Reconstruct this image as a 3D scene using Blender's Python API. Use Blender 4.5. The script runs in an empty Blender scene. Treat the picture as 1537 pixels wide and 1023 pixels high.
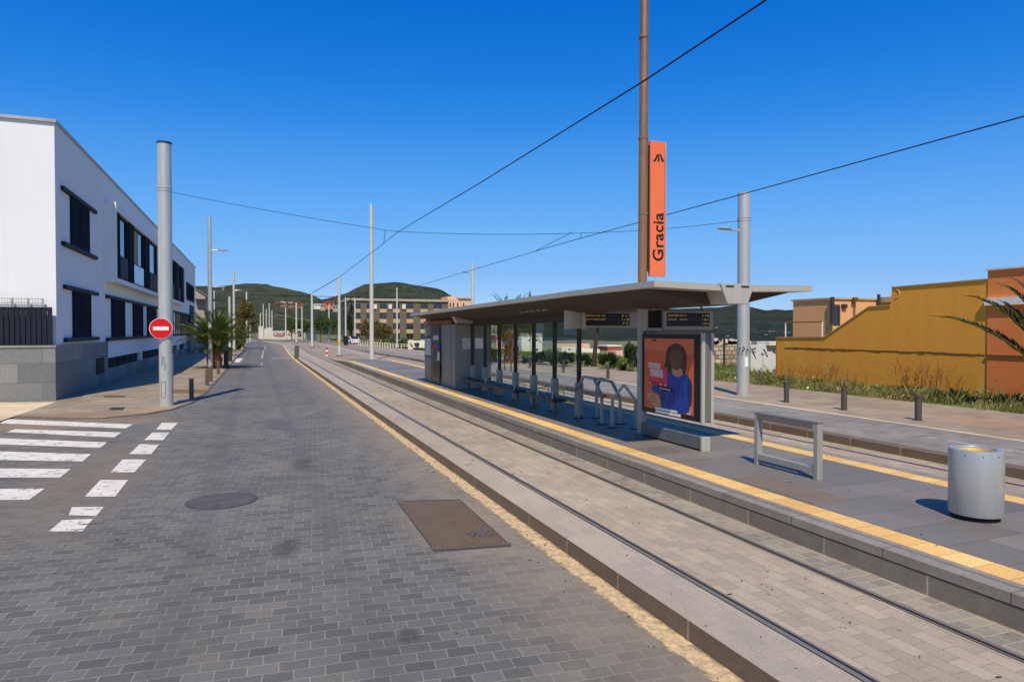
import bpy, bmesh, math, random
from mathutils import Vector, Matrix, noise as mnoise
R = math.radians
random.seed(7)
sc = bpy.context.scene
COL = sc.collection

# ------------------------------------------------------------------ camera
CH = 2.8
F, PW, PH, VX, HY = 1000.0, 1537.0, 1023.0, 383.0, 495.0
PIT = math.atan((PH/2-HY)/F)
YAW = math.atan(-(VX-PW/2)/F*math.cos(PIT))
_s, _c, _sp, _cp = math.sin(YAW), math.cos(YAW), math.sin(PIT), math.cos(PIT)
DV = Vector((_s*_cp, _c*_cp, -_sp)); RV = Vector((_c, -_s, 0)); UV = RV.cross(DV)
CP = Vector((0, 0, CH))
def ray(x, y): return DV*F + RV*(x-PW/2) + UV*(PH/2-y)
def gz(x, y, z=0.0):
    r = ray(x, y); return CP + r*((z-CH)/r.z)
def gX(x, y, X):
    r = ray(x, y); return CP + r*(X/r.x)
def gY(x, y, Y):
    r = ray(x, y); return CP + r*(Y/r.y)
cam = bpy.data.cameras.new('camera'); co = bpy.data.objects.new('camera', cam); COL.objects.link(co)
cam.sensor_width = 36; cam.lens = 36*F/PW; cam.clip_start = .05; cam.clip_end = 9000
co.location = CP; co.rotation_euler = (math.pi/2-PIT, 0, -YAW)
sc.camera = co

# ------------------------------------------------------------------ light
HAZE = 0
SUN_AZ, SUN_EL = R(199.0), R(53)          # where the sun stands (clockwise from +Y)
w = bpy.data.worlds.new('World'); sc.world = w; w.use_nodes = True
nt = w.node_tree; nt.nodes.clear()
sky = nt.nodes.new('ShaderNodeTexSky'); sky.sky_type = 'NISHITA'; sky.sun_disc = False
sky.sun_elevation = SUN_EL; sky.sun_rotation = SUN_AZ
sky.altitude = 600; sky.air_density = 1.0; sky.dust_density = .25; sky.ozone_density = 3.0
hs = nt.nodes.new('ShaderNodeHueSaturation'); hs.inputs['Saturation'].default_value = 1.22; hs.inputs['Hue'].default_value = .5
bg = nt.nodes.new('ShaderNodeBackground'); bg.inputs[1].default_value = .125
wo = nt.nodes.new('ShaderNodeOutputWorld')
v1 = nt.nodes.new('ShaderNodeVectorMath'); v1.operation = 'SCALE'; v1.inputs['Scale'].default_value = .115
cv = nt.nodes.new('ShaderNodeRGBCurve')          # clear subtropical air: the measured sky graded to a deeper blue
for ci, pts in enumerate(([(.065, .004), (.165, .087), (.305, .168), (.462, .223), (1, .45)], [(.18, .15), (.376, .337), (.565, .43), (.753, .475), (1, .6)], [(.2, .36), (.418, .61), (.693, .81), (.823, .85), (1, .88)])):
    c_ = cv.mapping.curves[ci]; c_.points[1].location = pts[-1]
    for p_ in pts[:-1]: c_.points.new(*p_)
cv.mapping.update()
v2 = nt.nodes.new('ShaderNodeVectorMath'); v2.operation = 'SCALE'; v2.inputs['Scale'].default_value = 1/.115
nt.links.new(sky.outputs[0], hs.inputs['Color']); nt.links.new(hs.outputs[0], v1.inputs[0]); nt.links.new(v1.outputs[0], cv.inputs['Color']); nt.links.new(cv.outputs[0], v2.inputs[0]); nt.links.new(v2.outputs[0], bg.inputs[0]); nt.links.new(bg.outputs[0], wo.inputs[0])
sl = bpy.data.lights.new('sun', 'SUN'); sl.energy = 4.0; sl.angle = R(.5); sl.color = (1, .94, .86)
so = bpy.data.objects.new('sun', sl); COL.objects.link(so)
sdir = Vector((math.sin(SUN_AZ)*math.cos(SUN_EL), math.cos(SUN_AZ)*math.cos(SUN_EL), math.sin(SUN_EL)))
so.rotation_euler = sdir.to_track_quat('Z', 'Y').to_euler(); so.location = sdir*80
sc.view_settings.view_transform = 'Standard'; sc.view_settings.look = 'None'
sc.view_settings.exposure = 0; sc.view_settings.gamma = 1

# ------------------------------------------------------------------ materials
def S(r, g, b, k=1.0):
    f = lambda v: ((v/255)/12.92 if v/255 <= .04045 else ((v/255+.055)/1.055)**2.4)*k
    return (min(.92, f(r)*1.1), min(.9, f(g)*1.03), min(.84, f(b)*.86), 1)
class NT:
    def __init__(s, name):
        s.m = bpy.data.materials.new(name); s.m.use_nodes = True
        s.t = s.m.node_tree; s.b = s.t.nodes['Principled BSDF']; s.out = s.t.nodes['Material Output']
        s.tc = s.t.nodes.new('ShaderNodeTexCoord'); s.vec = s.tc.outputs['Object']
    def n(s, ty, **kw):
        x = s.t.nodes.new('ShaderNode'+ty)
        for k, v in kw.items(): setattr(x, k, v)
        return x
    def l(s, a, b): s.t.links.new(a, b)
    def noise(s, scale, detail=4, rough=.6, vec=None):
        x = s.n('TexNoise'); x.inputs['Scale'].default_value = scale; x.inputs['Detail'].default_value = detail; x.inputs['Roughness'].default_value = rough
        s.l(vec or s.vec, x.inputs['Vector']); return x.outputs['Fac']
    def ramp(s, fac, a, b, ca=(0, 0, 0, 1), cb=(1, 1, 1, 1)):
        x = s.n('ValToRGB'); e = x.color_ramp.elements
        e[0].position = a; e[1].position = b; e[0].color = ca; e[1].color = cb
        s.l(fac, x.inputs[0]); return x.outputs[0]
    def mix(s, fac, a, b, mode='MIX'):
        x = s.n('Mix', data_type='RGBA', blend_type=mode)
        for v, i in ((fac, 0), (a, 6), (b, 7)):
            if isinstance(v, (int, float)): x.inputs[i].default_value = v
            elif isinstance(v, tuple): x.inputs[i].default_value = v
            else: s.l(v, x.inputs[i])
        return x.outputs[2]
    def math(s, op, a, b=0.0, c=None):
        x = s.n('Math', operation=op)
        for i, v in enumerate((a, b) if c is None else (a, b, c)):
            if isinstance(v, (int, float)): x.inputs[i].default_value = v
            else: s.l(v, x.inputs[i])
        return x.outputs[0]
    def xyz(s):
        x = s.n('SeparateXYZ'); s.l(s.vec, x.inputs[0]); return x.outputs
    def comb(s, x, y, z=0.0):
        c = s.n('CombineXYZ')
        for i, v in enumerate((x, y, z)):
            if isinstance(v, (int, float)): c.inputs[i].default_value = v
            else: s.l(v, c.inputs[i])
        return c.outputs[0]
    def rot(s, deg):
        m = s.n('Mapping'); m.inputs['Rotation'].default_value = (0, 0, R(deg)); s.l(s.vec, m.inputs['Vector']); return m.outputs[0]
    def brick(s, vec, c1, c2, cm, bw, rh, mort, off=.5, bias=0.0, smooth=.15):
        x = s.n('TexBrick'); x.offset = off; x.squash = 1
        i = x.inputs; i['Color1'].default_value = c1; i['Color2'].default_value = c2; i['Mortar'].default_value = cm
        i['Scale'].default_value = 1; i['Mortar Size'].default_value = mort; i['Mortar Smooth'].default_value = smooth
        i['Bias'].default_value = bias; i['Brick Width'].default_value = bw; i['Row Height'].default_value = rh
        s.l(vec, i['Vector']); return x.outputs
    def bump(s, h, strength=.3, dist=.01):
        x = s.n('Bump'); x.inputs['Strength'].default_value = strength; x.inputs['Distance'].default_value = dist
        s.l(h, x.inputs['Height']); s.l(x.outputs[0], s.b.inputs['Normal'])
    def fin(s, col, rough=.8, metal=0.0, spec=.5):
        if isinstance(col, tuple): s.b.inputs['Base Color'].default_value = col
        else: s.l(col, s.b.inputs['Base Color'])
        if isinstance(rough, (int, float)): s.b.inputs['Roughness'].default_value = rough
        else: s.l(rough, s.b.inputs['Roughness'])
        s.b.inputs['Metallic'].default_value = metal
        s.b.inputs['Specular IOR Level'].default_value = spec
        return s.m
def plain(name, c, rough=.7, metal=0.0, var=.18, scale=3.0, bump=0.0, spec=.4):
    t = NT(name)
    f = t.noise(scale, 5, .65)
    d = t.ramp(f, .3, .72, tuple(v*(1-var) for v in c[:3])+(1,), tuple(min(1, v*(1+var)) for v in c[:3])+(1,))
    if bump: t.bump(t.noise(scale*14, 3), bump, .01)
    return t.fin(d, rough, metal, spec)
def paving(name, c1, c2, cm, bw, rh, mort, rot=0.0, dust=None, dustamt=.5, stains=(), kerb=None, bump=.35, rough=.75, bias=0.0, tint=.06, wear=()):
    t = NT(name)
    v0 = t.rot(rot)
    wob = t.n('TexNoise'); wob.inputs['Scale'].default_value = 1.1; t.l(v0, wob.inputs['Vector'])
    add = t.n('VectorMath', operation='MULTIPLY_ADD'); t.l(wob.outputs['Color'], add.inputs[0]); add.inputs[1].default_value = (.075, .075, 0); t.l(v0, add.inputs[2])
    v = add.outputs[0]
    o = t.brick(v, c1, c2, cm, bw, rh, mort, bias=bias)
    # a second random tint per stone
    o2 = t.brick(v, (1-tint, 1-tint, 1-tint*.9, 1), (1+tint, 1+tint*.95, 1+tint*.8, 1), (1, 1, 1, 1), bw, rh, 0.0)
    col = t.mix(1.0, o[0], o2[0], 'MULTIPLY')
    grain = t.noise(38, 4, .7)
    col = t.mix(1.0, col, t.ramp(grain, .25, .75, (.8, .8, .8, 1), (1.18, 1.18, 1.18, 1)), 'MULTIPLY')
    big = t.noise(.33, 5, .62)
    col = t.mix(1.0, col, t.ramp(big, .3, .72, (.82, .82, .83, 1), (1.14, 1.14, 1.12, 1)), 'MULTIPLY')
    if dust:
        dn = t.noise(.55, 6, .68)
        col = t.mix(t.math('MULTIPLY', t.ramp(dn, .5, .74), dustamt), col, dust)
    if kerb:                       # wind-blown sand along a line x = kerb[0], reach kerb[1]
        x = t.xyz()[0]
        d = t.math('DIVIDE', t.math('ABSOLUTE', t.math('SUBTRACT', x, kerb[0])), kerb[1])
        d = t.math('ADD', d, t.math('MULTIPLY', t.math('SUBTRACT', t.noise(1.7, 6, .7), .5), 1.3))
        col = t.mix(t.math('MULTIPLY', t.ramp(d, .15, 1.0, (1, 1, 1, 1), (0, 0, 0, 1)), kerb[3]), col, kerb[2])
    for (wx, ww) in wear:            # tyre polish: darker bands along the street
        d = t.math('DIVIDE', t.math('ABSOLUTE', t.math('SUBTRACT', t.xyz()[0], wx)), ww)
        d = t.math('ADD', d, t.math('MULTIPLY', t.math('SUBTRACT', t.noise(.8, 6, .7), .5), 1.6))
        col = t.mix(t.math('MULTIPLY', t.ramp(d, .3, 1.2, (1, 1, 1, 1), (0, 0, 0, 1)), .3), col, tuple(v*.72 for v in c1[:3])+(1,))
    for (sx, sy, rx, ry, cc, amt) in stains:
        m = t.n('Mapping'); m.inputs['Location'].default_value = (-sx/rx, -sy/ry, 0); m.inputs['Scale'].default_value = (1/rx, 1/ry, 0)
        t.l(t.vec, m.inputs['Vector'])
        ln = t.n('VectorMath', operation='LENGTH'); t.l(m.outputs[0], ln.inputs[0])
        d = t.math('ADD', ln.outputs['Value'], t.math('MULTIPLY', t.math('SUBTRACT', t.noise(2.2, 6, .7), .5), 1.4))
        col = t.mix(t.math('MULTIPLY', t.ramp(d, .45, 1.0, (1, 1, 1, 1), (0, 0, 0, 1)), amt), col, cc)
    spots = t.noise(9, 2, .5)
    col = t.mix(t.ramp(spots, .74, .78), col, tuple(x*.45 for x in cm[:3])+(1,))
    h = t.math('ADD', t.math('MULTIPLY', o[1], -1.0), t.math('MULTIPLY', grain, .5))
    t.bump(h, bump, .012)
    return t.fin(col, rough, 0, .35)
def jointed(name, c, cj, length, rough=.7, var=.15, axis=1, mort=.012, offset=0.0):      # kerb stones: joints along one axis only
    t = NT(name); x = t.xyz()
    v = t.comb(t.math('ADD', x[axis], offset), .5)
    o = t.brick(v, tuple(q*.92 for q in c[:3])+(1,), tuple(q*1.08 for q in c[:3])+(1,), cj, length, 50.0, mort, off=0.0)
    g = t.noise(4, 6, .7)
    col = t.mix(1.0, o[0], t.ramp(g, .25, .75, (1-var,)*3+(1,), (1+var,)*3+(1,)), 'MULTIPLY')
    g2 = t.noise(45, 3, .6)
    col = t.mix(1.0, col, t.ramp(g2, .3, .7, (.9, .9, .9, 1), (1.1, 1.1, 1.1, 1)), 'MULTIPLY')
    t.bump(t.math('ADD', t.math('MULTIPLY', o[1], -1.0), t.math('MULTIPLY', g2, .3)), .3, .01)
    return t.fin(col, rough, 0, .35)
def paint(name, c, wear=.5, scale=7):
    t = NT(name)
    n1 = t.noise(scale, 6, .72)
    m = t.n('Mapping'); m.inputs['Scale'].default_value = (1, 2.2, 1); t.l(t.vec, m.inputs[0])
    n2 = t.noise(2.3, 5, .6, m.outputs[0])
    k = t.math('ADD', t.math('MULTIPLY', n1, .6), t.math('MULTIPLY', n2, .5))
    a = t.ramp(k, wear-.02, wear+.02)
    grime = t.ramp(t.noise(3.1, 5), .35, .7, tuple(v*.8 for v in c[:3])+(1,), c)
    t.fin(grime, .7)
    t.l(a, t.b.inputs['Alpha'])
    return t.m
def glass(name, tint, rough=.0, refl=1.0):
    t = NT(name); t.t.nodes.remove(t.b)
    tr = t.n('BsdfTransparent'); tr.inputs[0].default_value = tint
    gl = t.n('BsdfGlossy'); gl.inputs['Roughness'].default_value = rough; gl.inputs['Color'].default_value = (.9, .95, .95, 1)
    ge = t.n('NewGeometry'); dt = t.n('VectorMath', operation='DOT_PRODUCT'); t.l(ge.outputs['Normal'], dt.inputs[0]); t.l(ge.outputs['Incoming'], dt.inputs[1])
    fz_ = t.math('MULTIPLY_ADD', t.math('POWER', t.math('SUBTRACT', 1.0, t.math('ABSOLUTE', dt.outputs['Value'])), 5.0), .96, .04)
    mx = t.n('MixShader'); t.l(t.math('MULTIPLY', fz_, refl), mx.inputs[0]); t.l(tr.outputs[0], mx.inputs[1]); t.l(gl.outputs[0], mx.inputs[2])
    t.l(mx.outputs[0], t.out.inputs[0]); return t.m
def leafmat(name, ca, cb, cc):
    t = NT(name)
    oi = t.n('NewGeometry')
    col = t.ramp(oi.outputs['Random Per Island'], .0, 1.0, ca, cb)
    col = t.mix(t.ramp(t.noise(.9, 3), .45, .65), col, cc)
    t.fin(col, .6, 0, .3)
    tl = t.n('BsdfTranslucent'); t.l(col, tl.inputs[0])
    mx = t.n('MixShader'); mx.inputs[0].default_value = .3
    t.l(t.b.outputs[0], mx.inputs[1]); t.l(tl.outputs[0], mx.inputs[2]); t.l(mx.outputs[0], t.out.inputs[0])
    return t.m
M = {}
tan_dust = S(176, 152, 122)
M['road'] = paving('road_pavers', S(99, 97, 94), S(114, 111, 106), S(142, 136, 126), .25, .165, .006, rot=4.5, dust=S(135, 124, 108), dustamt=.5,
    kerb=(3.6, 1.5, S(158, 142, 120), .5), stains=((-3.4, 6.3, 1.0, 3.0, S(160, 138, 114), .6), (-5.2, 23.2, 3.4, 1.5, S(146, 122, 98), .7), (2.6, 9.4, .9, 1.9, S(160, 144, 122), .4), (-2.9, 14.5, 1.3, 5, S(128, 114, 98), .5), (.35, 9.0, .22, .5, S(62, 60, 58), .5), (.9, 14.5, .3, .8, S(66, 63, 60), .45), (-.9, 5.2, .18, .25, S(60, 58, 56), .5), (1.3, 6.0, .12, .2, S(58, 56, 54), .55), (.6, 21, .5, 1.6, S(70, 67, 64), .4)), tint=.085, wear=((-.75, .28), (.95, .28)))
M['walk'] = paving('sidewalk_pavers', S(142, 129, 112), S(160, 145, 124), S(140, 124, 106), .6, .4, .006, rot=2, dust=S(182, 160, 132), dustamt=.6,
    stains=((-5.2, 25.2, 2.6, .9, S(150, 118, 90), .85), (-2.9, 26.3, 1.4, 2.2, S(172, 142, 110), .5)), bump=.15)
M['pale_walk'] = paving('pale_pavement', S(208, 186, 158), S(220, 198, 170), S(180, 160, 136), 1.2, .8, .01, rot=30, bump=.12)
M['track'] = paving('track_pavers', S(168, 153, 135), S(178, 163, 144), S(142, 127, 110), .3, .165, .004, rot=90, dust=S(190, 170, 148), dustamt=.5, bump=.2)
M['track_grey'] = paving('track_edge_pavers', S(132, 126, 117), S(154, 146, 134), S(172, 160, 142), .22, .16, .008, rot=0, dust=S(176, 160, 138), dustamt=.5, bump=.4)
M['slab'] = paving('platform_slabs', S(118, 114, 109), S(129, 123, 117), S(88, 84, 80), 1.25, .62, .006, rot=0, dust=S(136, 126, 112), dustamt=.6, bump=.12, rough=.62)
M['farroad'] = paving('far_road_surface', S(132, 128, 122), S(144, 138, 130), S(140, 132, 122), .4, .2, .006, rot=0, dust=S(176, 162, 144), dustamt=.5, bump=.2)
M['farwalk'] = paving('far_sidewalk_pavers', S(154, 136, 116), S(166, 148, 127), S(138, 121, 102), .6, .4, .006, rot=0, dust=S(172, 150, 126), dustamt=.5,
    stains=((17.6, 9.6, 1.4, 1.2, S(150, 100, 70), .8), (18.0, 11.8, .8, 1.6, S(172, 128, 96), .6), (18.6, 15.5, 1.2, 1.5, S(150, 126, 104), .5)), bump=.15)
M['concrete'] = paving('track_edge_concrete', S(170, 158, 143), S(177, 164, 148), S(158, 145, 130), .3, .16, .003, rot=90, dust=S(186, 168, 146), dustamt=.6, bump=.12, tint=.02)
M['kerb_face'] = jointed('kerb_stone', S(118, 102, 86), S(165, 150, 130), 1.25, mort=.012)
M['coping'] = jointed('platform_coping', S(146, 137, 126), S(104, 96, 88), 1.28, mort=.008, var=.22)
M['plat_face'] = jointed('platform_face_stone', S(132, 122, 108), S(176, 164, 146), 1.28, mort=.01, offset=.5)
M['gap'] = plain('shadow_gap', S(38, 35, 32), .9)
M['yellow'] = paving('tactile_yellow', S(236, 186, 112), S(246, 198, 128), S(208, 160, 96), 50.0, .34, .008, rot=0, bump=.5, dust=S(218, 180, 126), dustamt=.5)
t = NT('sandy_edge_paint')
t.fin(t.mix(t.ramp(t.noise(11, 6, .75), .4, .62), S(222, 192, 146), S(168, 146, 116)), .9)
_d = t.math('DIVIDE', t.math('ABSOLUTE', t.math('SUBTRACT', t.xyz()[0], 3.5)), .17)
_k = t.math('ADD', _d, t.math('MULTIPLY', t.math('SUBTRACT', t.noise(6, 7, .78), .5), 1.9))
t.l(t.ramp(_k, .5, .8, (1, 1, 1, 1), (0, 0, 0, 1)), t.b.inputs['Alpha']); t.bump(t.noise(40, 4), .4, .01)
M['sand_line'] = t.m
M['white_paint'] = paint('worn_white_paint', S(232, 226, 216), .47, 9)
M['faint_paint'] = paint('faded_white_paint', S(205, 198, 186), .5, 6)
M['earth'] = plain('dry_ground', S(112, 108, 74), .95, var=.3, scale=.05)
t = NT('field_grass')
c_ = t.mix(t.ramp(t.noise(.12, 6, .7), .4, .62), S(82, 112, 46), S(140, 140, 84))
c_ = t.mix(t.ramp(t.noise(1.1, 6, .7), .5, .72), c_, S(64, 86, 40)); t.bump(t.noise(3, 5), .6, .2)
M['field'] = t.fin(c_, .9)
M['soil'] = plain('bare_soil', S(128, 96, 62), .95, var=.3, scale=6, bump=.5)
t = NT('white_render'); _s = t.n('Mapping'); _s.inputs['Scale'].default_value = (1.6, 1.6, .09); t.l(t.vec, _s.inputs[0])
c_ = t.mix(t.ramp(t.noise(.35, 6, .6), .3, .7), (.86, .81, .72, 1), (.89, .84, .74, 1))
c_ = t.mix(t.math('MULTIPLY', t.ramp(t.noise(1.0, 7, .72, _s.outputs[0]), .54, .74), .22), c_, (.6, .57, .5, 1)); t.bump(t.noise(12, 5, .7), .06, .02)
M['white_wall'] = t.fin(c_, .85)
def facade(name, c1, c2, cm, bw, rh, mort, sw):
    t = NT(name); x = t.xyz(); v = t.comb(x[1] if sw == 'y' else t.math('ADD', x[0], x[1]), x[2])
    o = t.brick(v, c1, c2, cm, bw, rh, mort)
    o2 = t.brick(v, (.84, .84, .84, 1), (1.14, 1.14, 1.14, 1), (1, 1, 1, 1), bw, rh, 0)
    g = t.noise(7, 5, .65); c = t.mix(1, o[0], o2[0], 'MULTIPLY')
    c = t.mix(1, c, t.ramp(g, .3, .7, (.86, .86, .86, 1), (1.12, 1.12, 1.12, 1)), 'MULTIPLY')
    t.bump(t.math('ADD', t.math('MULTIPLY', o[1], -1.0), t.math('MULTIPLY', g, .4)), .3, .01)
    return t.fin(c, .7)
M['stone'] = facade('plinth_stone', S(112, 115, 118), S(130, 131, 132), S(98, 100, 102), 1.6, .75, .012, 'xy')
M['dark_metal'] = plain('charcoal_metal', S(36, 40, 52), .6, .0, var=.15, scale=4, spec=.15)
M['shutter'] = plain('navy_shutter', S(26, 36, 58), .8, var=.15, scale=3, spec=.08)
M['win_glass'] = plain('window_glass', S(38, 42, 48), .06, 0, var=.2, scale=.6, spec=.8)
M['blue_glass'] = plain('balustrade_glass', S(98, 140, 176), .08, 0, var=.1, spec=.8)
M['interior'] = plain('room_wall', S(150, 138, 122), .8)
def steel(name, c, rough=.38, metal=.75, streak=.12):
    t = NT(name); m = t.n('Mapping'); m.inputs['Scale'].default_value = (6, 6, .5); t.l(t.vec, m.inputs[0])
    f = t.noise(2.0, 6, .7, m.outputs[0])
    col = t.ramp(f, .3, .7, tuple(v*(1-streak) for v in c[:3])+(1,), tuple(min(1, v*(1+streak)) for v in c[:3])+(1,))
    col = t.mix(t.ramp(t.noise(17, 4, .7), .68, .74), col, tuple(v*.7 for v in c[:3])+(1,))
    return t.fin(col, t.ramp(t.noise(5, 4), .3, .7, (rough-.06,)*3+(1,), (rough+.1,)*3+(1,)), metal, .5)
M['pole'] = steel('galvanised_pole', S(192, 193, 196), .42, .4, .08)
M['pole_far'] = plain('pale_pole_paint', S(198, 196, 190), .55, var=.06)
M['steel'] = steel('brushed_steel', S(158, 157, 155), .45, .15)
M['steel_dk'] = steel('weathered_steel', S(112, 110, 106), .5, .15)
M['alu'] = steel('shelter_aluminium', S(176, 174, 170), .5, .1, .08)
M['bin'] = steel('bin_steel', S(182, 184, 188), .36, .45, .07)
M['copper'] = steel('brown_mast_paint', S(150, 112, 78), .42, .35, .25)
M['cabin'] = plain('cabin_panel', S(140, 140, 140), .5, .05, var=.08, scale=1.5)
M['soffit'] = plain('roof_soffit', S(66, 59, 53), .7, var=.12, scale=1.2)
M['wood'] = plain('brown_fascia_board', S(140, 92, 62), .6, scale=2)
M['glass'] = glass('shelter_glass', (.91, .96, .94, 1), .0, 1.0)
M['black'] = plain('black_frame', S(20, 19, 20), .35, var=.1)
M['black_mat'] = plain('black_rubber', S(26, 25, 26), .85)
M['seat'] = plain('dark_bench_slab', S(48, 52, 58), .45, var=.12)
M['bollard'] = steel('bollard_iron', S(92, 86, 82), .5, .4)
M['bollard_l'] = plain('brown_bollard_iron', S(96, 82, 68), .55, var=.2)
M['bollard_dk'] = plain('dark_bollard_iron', S(58, 54, 52), .6, var=.2)
M['rail'] = steel('tram_rail_steel', S(138, 130, 122), .42, .3)
M['red'] = plain('sign_red', S(214, 20, 28), .4, var=.04)
M['white'] = plain('sign_white', S(238, 236, 230), .45, var=.03)
M['orange_sign'] = plain('orange_panel', S(240, 116, 72), .45, var=.04, scale=1)
M['ink'] = plain('dark_lettering', S(34, 26, 24), .6)
M['paper'] = plain('printed_paper', S(206, 208, 206), .6, var=.05)
t = NT('ochre_render'); x = t.xyz()
_v = t.n('Mapping'); _v.inputs['Scale'].default_value = (1, 1.4, .22); t.l(t.vec, _v.inputs[0])
c_ = t.mix(t.ramp(t.noise(1.3, 7, .7, _v.outputs[0]), .35, .7), S(255, 170, 60), S(244, 156, 52))
c_ = t.mix(t.math('MULTIPLY', t.ramp(t.noise(2.4, 6, .75), .58, .75), .5), c_, S(242, 182, 100)); t.bump(t.noise(9, 6, .7), .25, .03)
_s = t.n('Mapping'); _s.inputs['Scale'].default_value = (1, 3.2, .16); t.l(t.vec, _s.inputs[0])
c_ = t.mix(t.math('MULTIPLY', t.ramp(t.noise(1.1, 6, .72, _s.outputs[0]), .58, .76), .4), c_, S(196, 132, 52))
_b = t.math('ADD', t.xyz()[2], t.math('MULTIPLY', t.noise(1.2, 7, .75), 1.5))
c_ = t.mix(t.math('MULTIPLY', t.ramp(_b, .9, 1.5, (1, 1, 1, 1), (0, 0, 0, 1)), .4), c_, S(214, 160, 92))
c_ = t.mix(t.ramp(t.noise(.7, 3, .4), .7, .715), c_, S(250, 176, 84))
M['ochre'] = t.fin(c_, .9)
t = NT('terracotta_render'); c_ = t.mix(t.ramp(t.noise(.9, 6, .7), .35, .7), S(252, 142, 72), S(240, 128, 62)); t.bump(t.noise(9, 6, .7), .2, .03)
M['terra'] = t.fin(c_, .9)
M['beige'] = plain('peach_render', S(246, 172, 120), .9, var=.06, scale=.7)
M['moss'] = plain('dark_stain_ledge', S(120, 84, 36), .95, var=.3, scale=5)
M['iron'] = plain('cover_iron', S(108, 96, 86), .6, .3, var=.2, scale=8)
t = NT('cast_iron_cover'); o_ = t.brick(t.rot(30), S(98, 93, 88), S(110, 104, 98), S(64, 58, 52), .075, .075, .012, off=.0)
c_ = t.mix(t.ramp(t.noise(4, 6, .7), .4, .68), o_[0], S(112, 98, 84)); t.bump(o_[1], -.8, .01)
M['iron'] = t.fin(c_, .6, .15)
t = NT('rusty_tread_plate'); m_ = t.n('Mapping'); m_.inputs['Rotation'].default_value = (0, 0, R(38)); t.l(t.vec, m_.inputs[0])
wv = t.n('TexWave'); wv.inputs['Scale'].default_value = 7.0; wv.inputs['Distortion'].default_value = .3; t.l(m_.outputs[0], wv.inputs[0])
m2 = t.n('Mapping'); m2.inputs['Rotation'].default_value = (0, 0, R(-52)); t.l(t.vec, m2.inputs[0])
wv2 = t.n('TexWave'); wv2.inputs['Scale'].default_value = 4.0; t.l(m2.outputs[0], wv2.inputs[0])
pat = t.math('MULTIPLY', wv.outputs['Fac'], t.math('ADD', t.math('MULTIPLY', wv2.outputs['Fac'], .5), .5))
c_ = t.mix(pat, S(90, 76, 58), S(160, 134, 98)); c_ = t.mix(t.ramp(t.noise(3, 6, .7), .42, .66), c_, S(116, 92, 66)); t.bump(pat, .8, .01)
M['tread'] = t.fin(c_, .6, .25)
M['leaf_a'] = leafmat('leaf_green', S(58, 80, 34), S(98, 118, 52), S(72, 92, 40))
M['leaf_b'] = leafmat('leaf_olive', S(82, 78, 34), S(130, 112, 54), S(104, 92, 44))
M['leaf_c'] = leafmat('leaf_dark', S(30, 46, 24), S(62, 82, 38), S(44, 60, 30))
M['palm'] = leafmat('palm_leaf', S(56, 70, 34), S(112, 122, 60), S(78, 92, 44))
M['palm_dk'] = leafmat('palm_leaf_dark', S(66, 84, 38), S(126, 134, 66), S(88, 102, 50))
M['weed'] = leafmat('weed_leaf', S(84, 108, 44), S(146, 150, 78), S(104, 120, 54))
M['straw'] = leafmat('straw_grass', S(150, 138, 84), S(186, 172, 120), S(128, 122, 70))
M['dry'] = leafmat('dry_stalk', S(150, 104, 52), S(190, 148, 88), S(132, 92, 50))
M['flower'] = plain('pale_flower', S(226, 220, 206), .8)
M['bark'] = plain('tree_bark', S(112, 84, 58), .95, var=.35, scale=6, bump=.6)
M['bark_o'] = plain('palm_trunk_bark', S(150, 100, 58), .95, var=.4, scale=5, bump=.8)
def hillmat(name, a, b, c, d, e):
    t = NT(name)
    col = t.mix(t.ramp(t.noise(.009, 9, .72), .42, .58), a, b)
    col = t.mix(t.math('MULTIPLY', t.ramp(t.noise(.03, 8, .75), .5, .58), .8), col, c)
    col = t.mix(t.math('MULTIPLY', t.ramp(t.noise(.006, 7, .7), .54, .62), .8), col, d)
    col = t.mix(t.math('MULTIPLY', t.ramp(t.noise(.11, 3, .6), .62, .68), .5), col, e)
    col = t.mix(t.ramp(t.noise(.2, 2, .5), .55, .63), col, tuple(v*.55 for v in c[:3])+(1,))
    t.bump(t.noise(.02, 10, .78), 1.0, 70)
    return t.fin(col, .95, 0, .05)
M['hill'] = hillmat('hill_scrub', S(108, 120, 90), S(132, 134, 102), S(70, 90, 68), S(132, 128, 104), S(146, 146, 120))
M['hill_dk'] = hillmat('hill_scrub_dark', S(84, 98, 82), S(106, 114, 92), S(54, 70, 58), S(114, 110, 96), S(124, 130, 106))
M['house_w'] = plain('house_white', S(226, 220, 208), .85, var=.05)
M['house_p'] = plain('house_pink', S(196, 112, 96), .85, var=.1)
M['house_r'] = plain('house_red_roof', S(170, 78, 58), .85, var=.15, scale=.6)
M['apt_dk'] = plain('apartment_brown', S(112, 98, 84), .85, var=.08, scale=.3)
M['apt_lt'] = plain('apartment_cream', S(196, 166, 132), .85, var=.06, scale=.3)
M['grey_house'] = plain('grey_render', S(168, 160, 148), .9, var=.08, scale=.5)
M['apt_pink'] = plain('apartment_pink', S(222, 180, 160), .85, var=.06)
M['amber'] = None
t = NT('amber_matrix'); t.b.inputs['Emission Color'].default_value = S(230, 190, 90); t.b.inputs['Emission Strength'].default_value = .1
M['amber'] = t.fin(S(150, 136, 74), .6)
M['bag'] = plain('yellow_bin_bag', S(208, 176, 84), .6, var=.3, scale=9, bump=.4)
M['rubble'] = facade('rubble_stone', S(150, 118, 92), S(208, 190, 168), S(110, 88, 70), .6, .38, .04, 'xy')
M['graf'] = plain('graffiti_ink', S(60, 58, 66), .8)
M['graf_r'] = plain('graffiti_faded_red', S(176, 120, 118), .8)
M['green_rail'] = plain('green_fence_paint', S(70, 92, 78), .6)
M['car_white'] = plain('white_car_paint', S(214, 214, 212), .3, spec=.6, var=.02)
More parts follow.
